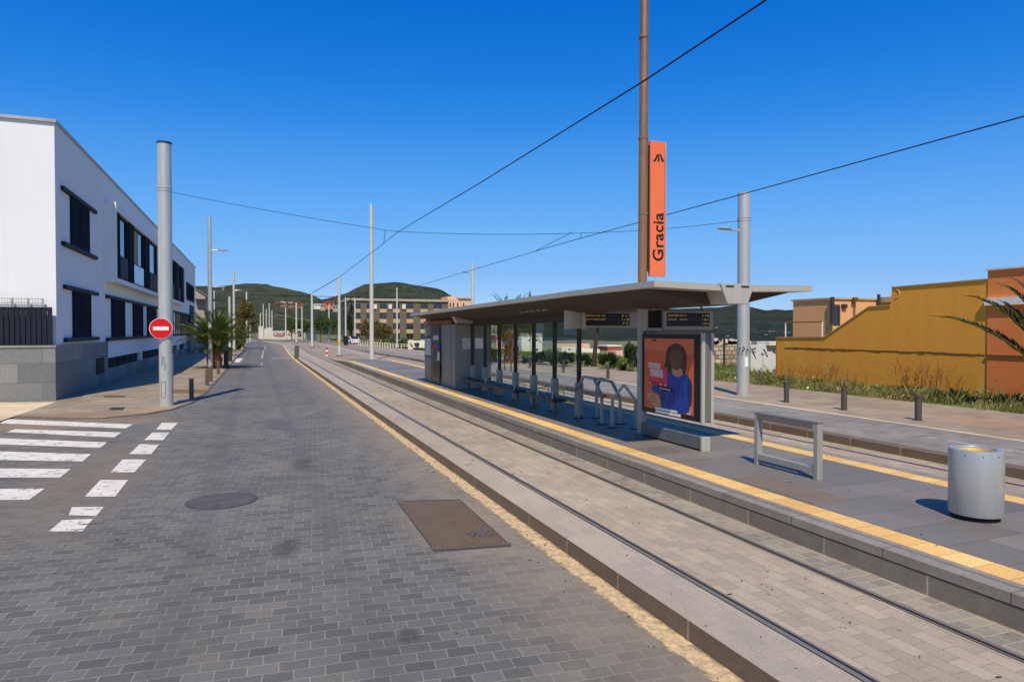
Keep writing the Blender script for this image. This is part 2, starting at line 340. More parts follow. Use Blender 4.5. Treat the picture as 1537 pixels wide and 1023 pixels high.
M['blue_bin'] = plain('blue_container', S(70, 88, 112), .6)
for k_, c_ in dict(p_orange=(208, 96, 58), p_orange2=(216, 116, 80), p_blue=(18, 62, 158), p_navy=(14, 40, 104), p_hair=(74, 48, 38), p_face=(104, 68, 52), p_skin=(196, 140, 106), p_pink=(206, 66, 84), p_pale=(206, 176, 178), p_red=(186, 34, 60)).items():
    M[k_] = plain('print_'+k_[2:].rstrip('2')+('_light' if k_.endswith('2') else ''), S(*c_), .35, var=.08, scale=2)

# ------------------------------------------------------------------ mesh helpers
class MB:
    def __init__(s): s.v = []; s.f = []; s.mi = []; s.cur = 0
    def face(s, pts):
        i = len(s.v); s.v += [tuple(p) for p in pts]; s.f.append(tuple(range(i, i+len(pts)))); s.mi.append(s.cur); return s
    def box(s, x0, x1, y0, y1, z0, z1, mtx=None):
        x0, x1 = min(x0, x1), max(x0, x1); y0, y1 = min(y0, y1), max(y0, y1); z0, z1 = min(z0, z1), max(z0, z1)
        p = [Vector(q) for q in ((x0, y0, z0), (x1, y0, z0), (x1, y1, z0), (x0, y1, z0), (x0, y0, z1), (x1, y0, z1), (x1, y1, z1), (x0, y1, z1))]
        if mtx: p = [mtx @ q for q in p]
        i = len(s.v); s.v += [tuple(q) for q in p]
        for q in ((3, 2, 1, 0), (4, 5, 6, 7), (0, 1, 5, 4), (1, 2, 6, 5), (2, 3, 7, 6), (3, 0, 4, 7)):
            s.f.append(tuple(i+k for k in q)); s.mi.append(s.cur)
        return s
    def prism(s, poly, d):                     # closed polygon (3D points) swept by vector d
        n = len(poly); i = len(s.v); d = Vector(d)
        s.v += [tuple(p) for p in poly] + [tuple(Vector(p)+d) for p in poly]
        s.f.append(tuple(i+k for k in reversed(range(n)))); s.f.append(tuple(i+n+k for k in range(n))); s.mi += [s.cur]*2
        for k in range(n):
            j = (k+1) % n; s.f.append((i+k, i+j, i+n+j, i+n+k)); s.mi.append(s.cur)
        return s
    def tube(s, pts, r, n=8, cap=True):
        pts = [Vector(p) for p in pts]; rs = r if isinstance(r, (list, tuple)) else [r]*len(pts)
        i0 = len(s.v); ref = None
        for k, p in enumerate(pts):
            d = (pts[min(k+1, len(pts)-1)]-pts[max(k-1, 0)]).normalized()
            if ref is None: ref = Vector((0, 0, 1)) if abs(d.z) < .9 else Vector((0, 1, 0))
            a = d.cross(ref).normalized(); b = a.cross(d)
            for q in range(n):
                an = 2*math.pi*q/n; s.v.append(tuple(p+(a*math.cos(an)+b*math.sin(an))*rs[k]))
        for k in range(len(pts)-1):
            for q in range(n):
                j = (q+1) % n; s.f.append((i0+k*n+q, i0+(k+1)*n+q, i0+(k+1)*n+j, i0+k*n+j)); s.mi.append(s.cur)
        if cap:
            s.f.append(tuple(i0+q for q in range(n))); s.f.append(tuple(i0+(len(pts)-1)*n+q for q in reversed(range(n)))); s.mi += [s.cur]*2
        return s
    def lathe(s, cx, cy, prof, n=32, sx=1.0, sy=1.0):
        i0 = len(s.v)
        for (r, z) in prof:
            for q in range(n):
                an = 2*math.pi*q/n; s.v.append((cx+r*sx*math.cos(an), cy+r*sy*math.sin(an), z))
        for k in range(len(prof)-1):
            for q in range(n):
                j = (q+1) % n; s.f.append((i0+k*n+q, i0+k*n+j, i0+(k+1)*n+j, i0+(k+1)*n+q)); s.mi.append(s.cur)
        s.f.append(tuple(i0+q for q in reversed(range(n)))); s.f.append(tuple(i0+(len(prof)-1)*n+q for q in range(n))); s.mi += [s.cur]*2
        return s
    def bar(s, a, b, wx, wz, up=(0, 0, 1)):    # rectangular bar between two points
        a, b = Vector(a), Vector(b); d = (b-a).normalized(); u = Vector(up)
        if abs(d.dot(u)) > .95: u = Vector((0, 1, 0))
        x = d.cross(u).normalized()*wx/2; z = x.cross(d).normalized()*wz/2
        return s.prism([a-x-z, a+x-z, a+x+z, a-x+z], b-a)
    def build(s, name, mats, parent=None, smooth=False, bevel=0.0, fix=True):
        me = bpy.data.meshes.new(name); me.from_pydata(s.v, [], s.f)
        for m in (mats if isinstance(mats, (list, tuple)) else [mats]): me.materials.append(m)
        if len(set(s.mi)) > 1: me.polygons.foreach_set('material_index', s.mi)
        if fix:
            bm = bmesh.new(); bm.from_mesh(me); bmesh.ops.recalc_face_normals(bm, faces=bm.faces); bm.to_mesh(me); bm.free()
        if smooth: me.shade_smooth(); 
        if smooth and hasattr(me, 'set_sharp_from_angle'): me.set_sharp_from_angle(angle=R(40))
        o = bpy.data.objects.new(name, me); COL.objects.link(o)
        if parent is not None:
            base = Vector(parent.get('_b', (0, 0, 0)))
            if base.length: me.transform(Matrix.Translation(-base))
            o.parent = parent; 
            if '_b' in parent: o['_b'] = list(base)
        if bevel:
            b = o.modifiers.new('bevel', 'BEVEL'); b.width = bevel; b.segments = 2; b.limit_method = 'ANGLE'; b.angle_limit = R(35)
        return o
def tag(o, label, cat=None, group=None, kind=None):
    o['label'] = label
    if cat: o['category'] = cat
    if group: o['group'] = group
    if kind: o['kind'] = kind
    return o
def thing(name, label, cat, loc=(0, 0, 0), group=None):      # parts are written in world coordinates and moved under the base
    o = bpy.data.objects.new(name, None); COL.objects.link(o); o.location = loc; o['_b'] = list(loc); o.empty_display_size = .2
    return tag(o, label, cat, group)
def struct(mb, name, mat, label, cat, kind='structure', **k):
    return tag(mb.build(name, mat, **k), label, cat, None, kind)
def single(mb, name, mat, label, cat, group=None, **k):
    return tag(mb.build(name, mat, **k), label, cat, group)
def dup(root, loc, label, group=None, rz=0.0, scale=None):
    r = root.copy(); COL.objects.link(r); r.location = loc; r['label'] = label; r.rotation_euler = (0, 0, rz)
    if scale: r.scale = scale if isinstance(scale, tuple) else (scale,)*3
    if group: r['group'] = group
    for ch in list(root.children):
        c = ch.copy(); COL.objects.link(c); c.parent = r
        for g in ch.children:
            d = g.copy(); COL.objects.link(d); d.parent = c
    return r

# ------------------------------------------------------------------ ground, road, track, platform
def lerp_tab(tab, v):
    if v <= tab[0][0]: return tab[0][1]
    for (a, p), (b, q) in zip(tab, tab[1:]):
        if v <= b:
            t = (v-a)/(b-a); return p+(q-p)*t
    return tab[-1][1]
XO = [(60, 0), (75, .12), (95, .55), (115, 1.05), (130, 1.2), (145, .8), (165, -1.0), (190, -5.5), (220, -14), (260, -30)]
def xo(y): return lerp_tab(XO, y)
YS = [-14, 0, 10, 20, 30, 40, 50, 55, 60, 64, 68, 72, 76, 80, 88, 95, 102, 108, 115, 122, 130, 137, 145, 152, 158, 165, 172, 180, 190, 200, 210, 220, 235, 250, 260]
def strip(prof, ys=YS, mb=None, follow=True):        # prof(y) -> list of (x, z); sweeps a profile along the street
    mb = mb or MB()
    for a, b in zip(ys, ys[1:]):
        p = [(x+(xo(a) if follow else 0), a, z) for x, z in prof(a)]; q = [(x+(xo(b) if follow else 0), b, z) for x, z in prof(b)]
        for k in range(len(p)-1):
            mb.face([p[k], p[k+1], q[k+1], q[k]])
    return mb
# one sheet of ground to the horizon, falling away gently on the right
g = MB(); GX = [(-4500, -6), (-400, -1.2), (-60, -.06), (20.4, -.06), (20.5, -.05), (26, -.08), (34, -.45), (60, -1.7), (120, -4.2), (220, -6.2), (4500, -7)]
gys = [-300, -40, 0, 20, 40, 60, 90, 130, 200, 300, 500, 900, 1800, 5000]
for a, b in zip(gys, gys[1:]):
    for (x0, z0), (x1, z1) in zip(GX, GX[1:]): g.face([(x0, a, z0), (x1, a, z1), (x1, b, z1), (x0, b, z0)])
struct(g, 'ground', M['earth'], 'dry grassy open ground running to the foot of the hills', 'ground')
FX = [(20.5, .34), (24, .3), (28, .1), (34, -.25), (60, -1.6), (120, -4.1), (200, -5.7)]
def fz(x): return lerp_tab(FX, x)
struct(strip(lambda y: FX, [-14, 0, 15, 30, 45, 60, 80, 100, 130, 170, 220], follow=False), 'field', M['field'], 'rough green field sloping down beyond the far pavement', 'field')
rd = MB(); rd.face([(-60, -14, 0), (3.64, -14, 0), (3.64, 60, 0), (-60, 60, 0)])
for a, b in zip(YS, YS[1:]):
    if a >= 60:
        wl = lambda y: lerp_tab([(60, -2.2), (90, -1.9), (130, -2.6), (260, -3.4)], y)
        rd.face([(wl(a)+xo(a), a, 0), (3.64+xo(a), a, 0), (3.64+xo(b), b, 0), (wl(b)+xo(b), b, 0)])
struct(rd, 'road', M['road'], 'street paved with dark blue grey stone setts', 'road')
# left pavement with its rounded corner
SE = [(-60, 52.6), (-9.8, 27.6), (-7.3, 25.7), (-5.4, 24.4), (-4.5, 24.2), (-3.37, 24.88), (-2.69, 26.0), (-2.23, 28.1), (-2.02, 32.3), (-1.91, 41.8), (-1.82, 55.2), (-1.78, 66), (-1.66, 76), (-1.4, 88), (-1.35, 105), (-1.3, 120), (-1.5, 137), (-2.2, 150), (-4.3, 165), (-9, 190)]
def sz(y): return lerp_tab([(40, .035), (62, .05), (72, .16), (200, .16)], y)
sw = MB(); kb = MB()
edge = [Vector((x, y, sz(y))) for x, y in SE]
inner = []
for k, p in enumerate(edge):
    a = edge[max(k-1, 0)]; b = edge[min(k+1, len(edge)-1)]; d = (b-a); d.z = 0; d.normalize(); nrm = Vector((-d.y, d.x, 0)); inner.append(p+nrm*.13)
for k in range(len(edge)-1):
    a, b, ia, ib = edge[k], edge[k+1], inner[k], inner[k+1]
    kb.face([a, b, ib, ia]); kb.face([Vector((a.x, a.y, -.03)), Vector((b.x, b.y, -.03)), b, a])
poly = inner[1:9]
sw.face([p.copy() for p in inner[0:9]] + [Vector((-12, 32.3, .035)), Vector((-60, 60, .035))])
for k in range(8, len(inner)-1):
    a, b = inner[k], inner[k+1]; sw.face([(-12-max(0, (a.y-120)*.2), a.y, a.z), a, b, (-12-max(0, (b.y-120)*.2), b.y, b.z)])
struct(kb, 'kerb', M['kerb_face'], 'low worn stone kerb rounding the left street corner', 'kerb')
struct(sw, 'sidewalk', M['walk'], 'tan paved sidewalk below the white building', 'sidewalk')
pw = MB(); q = [gz(x, y, .039) for x, y in ((84, 603), (-1, 632), (-120, 664), (-260, 664), (-260, 606))]; pw.face(q)
struct(pw, 'pale_pavement', M['pale_walk'], 'pale pinkish pavement in front of the building side wall', 'pavement')
# track slab: kerb face, concrete edge, pavers between the rails
TZ = .185
def tz(y): return lerp_tab([(60, TZ), (68, .14), (80, .03), (400, .03)], y)
struct(strip(lambda y: [(3.63, -.05), (3.63, tz(y))]), 'track_kerb', M['kerb_face'], 'brown grey kerb stones along the tram track slab', 'kerb')
struct(strip(lambda y: [(3.63, tz(y)), (4.22, tz(y))]), 'track_edge', M['concrete'], 'smooth pale concrete edge beside the near rail', 'track edge')
struct(strip(lambda y: [(4.22, tz(y)), (5.76, tz(y))]), 'track_bed', M['track'], 'tan stone setts between the near tram rails', 'track bed')
struct(strip(lambda y: [(5.76, tz(y)), (6.3, tz(y))]), 'track_margin', M['track_grey'], 'small grey setts between the near track and platform', 'track edge')
def pz(y): return lerp_tab([(50, .5), (61, .2), (75, .04), (400, .04)], y)
YP = [-14, 0, 10, 20, 30, 40, 50, 53, 56, 59, 61, 64, 68, 75, 88, 102, 115, 130, 145, 158, 165]
struct(strip(lambda y: [(6.172, 0), (6.172, max(.02, pz(y)-.112))], YP), 'platform_face', M['plat_face'], 'lower course of brown grey stone on the platform face', 'platform')
struct(strip(lambda y: [(6.19, max(.02, pz(y)-.13)), (6.19, pz(y)-.03), (6.3, pz(y)-.03)], YP), 'platform_gap', M['gap'], 'dark open joint under the platform coping', 'platform')
struct(strip(lambda y: [(6.3, pz(y)-.1), (6.165, pz(y)-.1), (6.165, pz(y)), (6.46, pz(y))], YP), 'platform_edge', M['coping'], 'grey brown coping stones along the near platform edge', 'platform')
ye = [y for y in YP if y <= 61]
struct(strip(lambda y: [(6.46, pz(y)+.001), (6.465, pz(y)+.006), (6.795, pz(y)+.006), (6.8, pz(y)+.001)], ye), 'tactile_strip', M['yellow'], 'yellow tactile strip along the near platform edge', 'tactile strip')
struct(strip(lambda y: [(9.45, pz(y)+.001), (9.455, pz(y)+.006), (9.775, pz(y)+.006), (9.78, pz(y)+.001)], ye), 'tactile_strip', M['yellow'], 'yellow tactile strip along the far platform edge', 'tactile strip')
struct(strip(lambda y: [(6.46, pz(y)+.003), (9.78, pz(y)+.003)], [y for y in YP if y >= 61]), 'median', M['farwalk'], 'tan paved strip between the tracks beyond the platform ramp', 'pavement')
struct(strip(lambda y: [(6.46, pz(y)), (9.78, pz(y))], [y for y in YP if y <= 61]), 'platform', M['slab'], 'tram platform floor of large grey stone slabs', 'platform')
struct(strip(lambda y: [(9.78, pz(y)), (10.08, pz(y)), (10.08, 0)], YP), 'platform_edge', M['coping'], 'grey brown coping stones along the far platform edge', 'platform')
struct(strip(lambda y: [(10.0, tz(y)), (12.56, tz(y))]), 'track_bed', M['track'], 'tan stone setts of the far tram track', 'track bed')
FZ = .36
def fzz(y): return lerp_tab([(55, FZ), (75, .2), (95, .06), (400, .06)], y)
struct(strip(lambda y: [(12.52, 0), (12.52, fzz(y)), (12.86, fzz(y))]), 'track_kerb', M['kerb_face'], 'dark kerb stones between the far track and the far road', 'kerb')
struct(strip(lambda y: [(12.86, fzz(y)), (15.75, fzz(y))]), 'far_road', M['farroad'], 'light grey paved road beyond the tram tracks', 'road')
struct(strip(lambda y: [(15.75, fzz(y)+.004), (20.8, fzz(y)+.004)], [y for y in YS if y <= 130]), 'far_sidewalk', M['farwalk'], 'tan paved sidewalk in front of the ochre wall', 'sidewalk')
struct(strip(lambda y: [(15.62, fzz(y)+.005), (15.8, fzz(y)+.007)], [y for y in YS if y <= 130]), 'kerb', M['pale_walk'], 'flush pale kerb line along the far sidewalk', 'kerb')
struct(strip(lambda y: [(3.36, .004), (3.6, .005)], [y for y in YS if 60 <= y <= 190]), 'road_edge_line', plain('far_edge_line', S(214, 186, 140), .9), 'pale yellow line bending with the far street edge', 'road marking')
struct(strip(lambda y: [(3.3, .004), (3.625, .005)], [y for y in YS if y <= 60]), 'road_edge_line', M['sand_line'], 'worn sandy yellow line at the foot of the track kerb', 'road marking')
ml = MB()
ml.face([(14.19, -8, FZ+.005), (14.27, -8, FZ+.005), (14.27, 10.7, FZ+.005), (14.19, 10.7, FZ+.005)])
ml.face([(14.19, 16, FZ+.005), (14.26, 16, FZ+.005), (14.26, 24, FZ+.005), (14.19, 24, FZ+.005)])
struct(ml, 'lane_marking', M['faint_paint'], 'thin faded white line on the far road', 'road marking')
cw = MB()
stripes = [((8, 628.5), (199, 636.5), (189, 642.5), (0, 635)), ((23, 643.5), (182, 648.5), (171.5, 656), (10, 648)), ((0, 657.2), (161, 663.3), (150.5, 671.5), (0, 666.5)),
           ((0, 676.8), (136.3, 681), (124, 692), (0, 690)), ((0, 702.4), (106, 703.4), (90, 716), (0, 716)), ((0, 733), (67, 732.5), (44, 749.3), (0, 749.6))]
for i, s_ in enumerate(stripes):
    a, b, c, d = [gz(x, y, .005) for x, y in s_]
    if i >= 2: a = a+(a-b)*.9; d = d+(d-c)*.9
    cw.face([a, b, c, d])
struct(cw, 'crosswalk', M['white_paint'], 'worn white zebra stripes crossing the side street', 'road marking')
dm = MB()
for s_ in [((243, 634.1), (267, 634.1), (257, 644.5), (233.6, 644.5)), ((228.7, 648.7), (254.1, 648.7), (244.7, 660), (216.3, 660)), ((210, 666.2), (239, 666.2), (227, 681), (194, 681)),
           ((184, 689), (219.5, 689), (201.5, 708.3), (165.6, 708.3)), ((150.8, 719.6), (192.3, 719.6), (173, 744.6), (127.3, 744.6)), ((108, 760.5), (155.7, 760), (144.6, 773.8), (103, 772.5)),
           ((93, 780), (139.7, 778), (123.6, 796.5), (73, 797)), ((355, 537.5), (364.6, 537.5), (359.5, 543.5), (351, 543.5))]:
    dm.face([gz(x, y, .005) for x, y in s_])
struct(dm, 'road_dashes', M['white_paint'], 'row of square white give way dashes across the side street mouth', 'road marking')
cl = MB()
cl.face([(.55, 70, .005), (.68, 70, .005), (1.1, 96, .005), (.95, 96, .005)]); cl.face([(1.2, 102, .005), (1.35, 102, .005), (1.75, 124, .005), (1.58, 124, .005)])
cl.face([(1.5, 69.6, .005), (3.2, 69.6, .005), (3.2, 70.6, .005), (1.5, 70.6, .005)]); cl.face([(.42, 57, .005), (.54, 57, .005), (.54, 60, .005), (.42, 60, .005)])
struct(cl, 'lane_marking', M['faint_paint'], 'thin white centre line far down the street', 'road marking')
sp = MB(); sp.face([gz(x, y, .041) for x, y in ((259, 584), (312, 584), (309, 589.5), (257, 589.5))])
struct(sp, 'soil_patch', M['soil'], 'strip of bare brown soil let into the left sidewalk', 'soil')

PZ0 = .5
# rails: dished head, groove and lip in one run each
def rail(x0, side, label):
    mb = MB()
    for a, b in zip(YS, YS[1:]):
        za, zb = tz(a)+.004, tz(b)+.004
        for (u0, u1, mi, dz) in ((-.05, -.03, 0, 0), (-.03, .006, 1, -.002), (.006, .058, 0, .002), (-.058, -.05, 1, -.002), (.058, .066, 1, -.002)):
            mb.cur = mi; u0, u1 = u0*side, u1*side
            mb.face([(x0+u0+xo(a), a, za+dz), (x0+u1+xo(a), a, za+dz), (x0+u1+xo(b), b, zb+dz), (x0+u0+xo(b), b, zb+dz)])
    mb.cur = 0
    single(mb, 'tram_rail', [M['rail'], M['gap']], label, 'rail', 'grooved tram rails set in the paving')
rail(4.27, -1, 'grooved tram rail nearest the street, beside the pale concrete edge')
rail(5.68, 1, 'grooved tram rail of the near track, closest to the platform face')
rail(10.58, -1, 'grooved tram rail of the far track, hidden close under the platform')
rail(12.0, 1, 'grooved tram rail of the far track, beside the dark far kerb')

# covers
t_ = thing('manhole_cover', 'round brown iron manhole cover in the street setts', 'manhole cover', (-.52, 11.87, 0))
MB().lathe(-.52, 11.87, [(.55, 0), (.55, .006), (.52, .01)], 48).build('rim', M['bollard'], t_)
mb = MB().lathe(-.52, 11.87, [(.515, .004), (.515, .012), (.3, .012)], 48)
mb.build('plate', M['iron'], t_)
mb = MB().box(-.62, -.42, 11.84, 11.9, .0125, .016); mb.build('handle', M['bollard'], t_)
q = [gz(x, y, 0) for x, y in ((595, 752), (690, 750), (768, 820), (652, 828))]
c0 = sum(q, Vector())/4
t_ = thing('access_cover', 'rectangular rusty tread plate cover in the street beside the track kerb', 'access cover', tuple(c0))
ins = [p+(c0-p)*.035 for p in q]
mb = MB(); mb.prism([p+Vector((0, 0, .004)) for p in ins], (0, 0, .008)); mb.build('plate', M['tread'], t_)
mb = MB()
for k in range(4):
    a, b, ia, ib = q[k], q[(k+1) % 4], ins[k], ins[(k+1) % 4]
    mb.prism([a, b, ib, ia], (0, 0, .014))
mb.build('frame', M['bollard'], t_)
for k in range(4):
    p = q[k]+(c0-q[k])*.09; MB().box(p.x-.06, p.x+.06, p.y-.025, p.y+.025, .012, .018).build('lifting_lug', M['steel_dk'], t_)
MB().box(c0.x+.1, c0.x+.42, c0.y-.85, c0.y-.6, .0125, .0165).build('maker_plate', M['iron'], t_)
mb = MB(); mb.prism([Vector((x, y, .5)) for x, y in ((6.88, 8.37), (7.52, 8.37), (7.52, 6.77), (6.88, 6.77))], (0, 0, .006))
single(mb, 'access_cover', plain('cover_slab', S(122, 108, 94), .75, scale=2, var=.1), 'flat brown slab cover in the platform floor beside the steel frame', 'access cover')
for lab, a in (('small dark drain grate on the left sidewalk nearest the crosswalk', ((168, 611), (188, 611), (184, 615), (163, 615))), ('narrow dark drain slot on the left sidewalk, behind the square grate', ((157, 594), (188, 594), (188, 595.5), (156, 595.5)))):
    mb = MB(); mb.prism([gz(x, y, .038) for x, y in a], (0, 0, .006)); single(mb, 'drain_grate', M['bollard_dk'], lab, 'drain', 'drains in the left sidewalk')

random.seed(77); db = MB()
for k in range(900):
    zone = random.random()
    if zone < .45: x, y = random.choice((3.55, 3.58))-abs(random.gauss(0, .35)), random.uniform(2, 40); z = .006
    elif zone < .75: x, y = random.uniform(3.7, 6.1), random.uniform(2.5, 30); z = TZ+.006
    elif zone < .9: x, y = random.uniform(6.8, 10), random.uniform(3, 28); z = PZ0+.008
    else: x, y = random.uniform(-3, 3), random.uniform(2.5, 22); z = .006
    s_ = random.uniform(.003, .009) if random.random() < .9 else random.uniform(.009, .018); a_ = random.uniform(0, 3.1)
    c_, n_ = math.cos(a_)*s_, math.sin(a_)*s_
    db.cur = 0 if random.random() < .7 else 1
    db.prism([(x+c_*2, y+n_*2, z), (x-n_*.8, y+c_*.8, z), (x-c_*2, y-n_*2, z), (x+n_*.8, y-c_*.8, z)], (0, 0, random.uniform(.002, .008)))
struct(db, 'debris', [plain('dark_grit', S(70, 62, 54), .9), plain('dry_leaf_bits', S(164, 128, 84), .9)], 'scattered grit and dry leaf scraps on the paving', 'debris', 'stuff')

# ------------------------------------------------------------------ hills
def hill(ridge, D, d0, d1, label, mat, foot=-8, rough=.05, seed=0, n=220, m=36):
    mb = MB(); px0, px1 = ridge[0][0], ridge[-1][0]; vs = []
    for i in range(n+1):
        px = px0+(px1-px0)*i/n; y = lerp_tab(ridge, px); rel = math.atan((px-768.5)/F); az = rel+YAW
        Hh = CH+(HY-y)/F*D*math.cos(rel)
        edge = min(1, min(i, n-i)/(n*.06))
        row = []
        for j in range(m+1):
            if j <= m-8: s = j/(m-8); d = d0+(D-d0)*s; prof = s**1.55
            else: s = (j-(m-8))/8; d = D+(d1-D)*s; prof = 1-s**1.4
            x_, y_ = d*math.sin(az), d*math.cos(az)
            nz = mnoise.fractal(Vector((x_*.0042+seed, y_*.0042, 0)), 1.0, 2.1, 5)
            nz2 = mnoise.fractal(Vector((x_*.02+seed, y_*.02, 0)), 1.0, 2.1, 4)
            amp = rough*(prof*(1-prof)*3.6)
            h = foot+(Hh-foot)*(prof*edge)+(Hh-foot)*amp*nz*1.1+(Hh-foot)*(.012+amp*.14)*nz2*edge
            row.append((x_, y_, h))
        vs.append(row)
    mb.v = [p for r_ in vs for p in r_]
    for i in range(n):
        for j in range(m):
            a = i*(m+1)+j; mb.f.append((a, a+m+1, a+m+2, a+1)); mb.mi.append(0)
    o = struct(mb, 'hills', mat, label, 'hills'); o.data.shade_smooth(); return vs
def hpoint(vs, ridge, px, py):               # where a ray through (px, py) meets the hill grid (nearest column, first row above)
    i = int(round((px-ridge[0][0])/(ridge[-1][0]-ridge[0][0])*(len(vs)-1))); i = max(0, min(len(vs)-1, i))
    best = None
    for a, b in zip(vs[i], vs[i][1:]):
        e = lambda p: (p[2]-CH)/(Vector(p)-CP).dot(DV)
        t_ = (HY-py)/F
        if e(a) <= t_ <= e(b): f = (t_-e(a))/max(1e-9, e(b)-e(a)); return Vector(a).lerp(Vector(b), f)
    return Vector(vs[i][-9])
RA = [(-300, 452), (-100, 440), (150, 436), (250, 431), (290, 429), (330, 429.5), (355, 427), (368, 425), (385, 425.5), (402, 426), (410, 429.5), (425, 431.5), (440, 435), (455, 438.5), (470, 443), (482, 449), (500, 455), (540, 465), (620, 482)]
RB = [(400, 484), (440, 468), (470, 452), (485, 449), (500, 446), (520, 440), (535, 432), (548, 426.5), (560, 426.5), (575, 425), (592, 423), (605, 424), (622, 427), (640, 430), (655, 432.5), (665, 436), (674, 442), (690, 450), (720, 460), (780, 474)]
RC = [(640, 488), (690, 476), (760, 470), (830, 466), (900, 464), (960, 463), (1020, 463), (1060, 461.5), (1080, 461), (1099, 458), (1112, 457), (1128, 461), (1140, 463.5), (1151, 466), (1164, 464), (1177, 465.5), (1190, 464.5), (1230, 466), (1300, 468), (1400, 466), (1500, 470), (1700, 470), (1900, 478)]
HA = hill(RA, 1900, 560, 2600, 'long green scrub covered ridge at the end of the street', M['hill'], seed=1)
HB = hill(RB, 1250, 520, 1700, 'rounded green hill behind the brown apartment block', M['hill'], seed=5, rough=.035)
HC = hill(RC, 2100, 420, 2900, 'dark green hillside behind the tram shelter and ochre wall', M['hill_dk'], seed=9)

# ------------------------------------------------------------------ white building on the left
BX = -7.36; BY0, BY1, BZ = 31.2, 97.4, 11.1
wb = thing('white_building', 'long white two storey building with navy shutters and grey stone plinth', 'building', (BX, BY0, 0))
def W(px, py, X=BX): p = gX(px, py, X); return p.y, p.z
mb = MB(); mb.box(BX-26, BX, BY0, BY1, 2.0, BZ-.12); wall = mb.build('wall', M['white_wall'], wb)
mb = MB(); mb.box(BX-26.06, BX+.08, BY0-.1, BY1+.08, BZ-.12, BZ); mb.build('roof_edge', plain('roof_coping', S(168, 172, 178), .5), wb)
# plinth: full height round the corner, then lower under the ribbon of basement windows
yA = W(160.7, 530)[0]
mb = MB(); mb.box(BX-28, BX+.05, BY0-.42, yA, -.1, 2.12); mb.box(BX-26, BX+.05, yA, BY1-6, -.1, .75); mb.build('plinth', M['stone'], wb)
mb = MB(); mb.box(BX-28.02, BX+.08, BY0-.46, yA+.02, 2.12, 2.2); mb.build('plinth_cap', plain('plinth_cap', S(140, 142, 144), .7), wb)
# white lower band above the basement windows and the slim white piers
mb = MB(); mb.box(BX-1, BX+.03, yA, BY1, 1.3, 2.0)
for px in (211.5, 246, 268, 279): y = W(px, 530)[0]; mb.box(BX-.5, BX+.03, y-.45, y+.45, .75, 1.3)
mb.build('lower_band', M['white_wall'], wb)
for a, b in ((161, 209.3), (213.7, 244), (248, 266), (270, 277.5)):
    y0, y1 = W(a, 530)[0], W(b, 530)[0]
    mb = MB(); mb.box(BX-.3, BX-.15, y0, y1, .74, 1.32); wn = mb.build('basement_window', M['black_mat'], wb)
    k = y0+1.4
    while k < y1-.3: MB().box(BX-.149, BX-.11, k, k+.06, .75, 1.31).build('mullion', M['dark_metal'], wn); k += 2.2
y0, z1 = W(142.5, 538); y1, z0 = W(154, 559)
mb = MB(); mb.box(BX+.04, BX+.07, y0, y1, z0, z1)
for k in range(9): z = z0+(z1-z0)*(k+.5)/9; mb.box(BX+.07, BX+.1, y0, y1, z-.03, z+.01)
mb.build('vent_grille', M['dark_metal'], wb)
def slats(mb, x0, x1, ya, yb, za, zb, n):        # louvred leaf: frame and blades
    fw = .07
    mb.box(x0, x1, ya, ya+fw, za, zb); mb.box(x0, x1, yb-fw, yb, za, zb); mb.box(x0, x1, ya+fw, yb-fw, za, za+fw); mb.box(x0, x1, ya+fw, yb-fw, zb-fw, zb)
    mb.box(x0, x0+.01, ya+fw, yb-fw, za+fw, zb-fw)
    for k in range(n):
        z = za+fw+(zb-za-2*fw)*(k+.5)/n
        mb.box(-.022, .022, ya+fw, yb-fw, -.045, .045, Matrix.Translation((x1-.04, 0, z)) @ Matrix.Rotation(R(24), 4, 'Y'))
def shutter_window(x0, px0, px1, zt, zb, lp, leaves, n=16):
    ya, yb = W(px0, 400)[0], W(px1, 400)[0]
    mb = MB(); mb.box(BX-.02, BX+.02, ya, yb, zb, zt); wn = mb.build('window', M['win_glass'], wb)
    for k in range(leaves):
        a, b = ya+(yb-ya)*k/leaves, ya+(yb-ya)*(k+1)/leaves
        mb = MB(); slats(mb, BX+.02, BX+.1, a+.01, b-.01, zb, zt, n); mb.build('shutter', M['shutter'], wn)
    la, lb = W(lp[0], 400)[0], W(lp[1], 400)[0]
    mb = MB(); mb.box(BX+.001, BX+.13, la, lb, zt+.003, zt+.17); mb.build('lintel', M['dark_metal'], wn)
    mb = MB(); mb.box(BX+.001, BX+.14, la, lb, zb-.17, zb-.003); mb.build('sill', M['dark_metal'], wn)
shutter_window(BX, 105.5, 132, 8.5, 6.42, (92, 142.5), 2)
zt2 = W(107.5, 436)[1]; zb2 = W(107.5, 506.5)[1]
shutter_window(BX, 107.5, 133, zt2, zb2, (94, 144), 2)
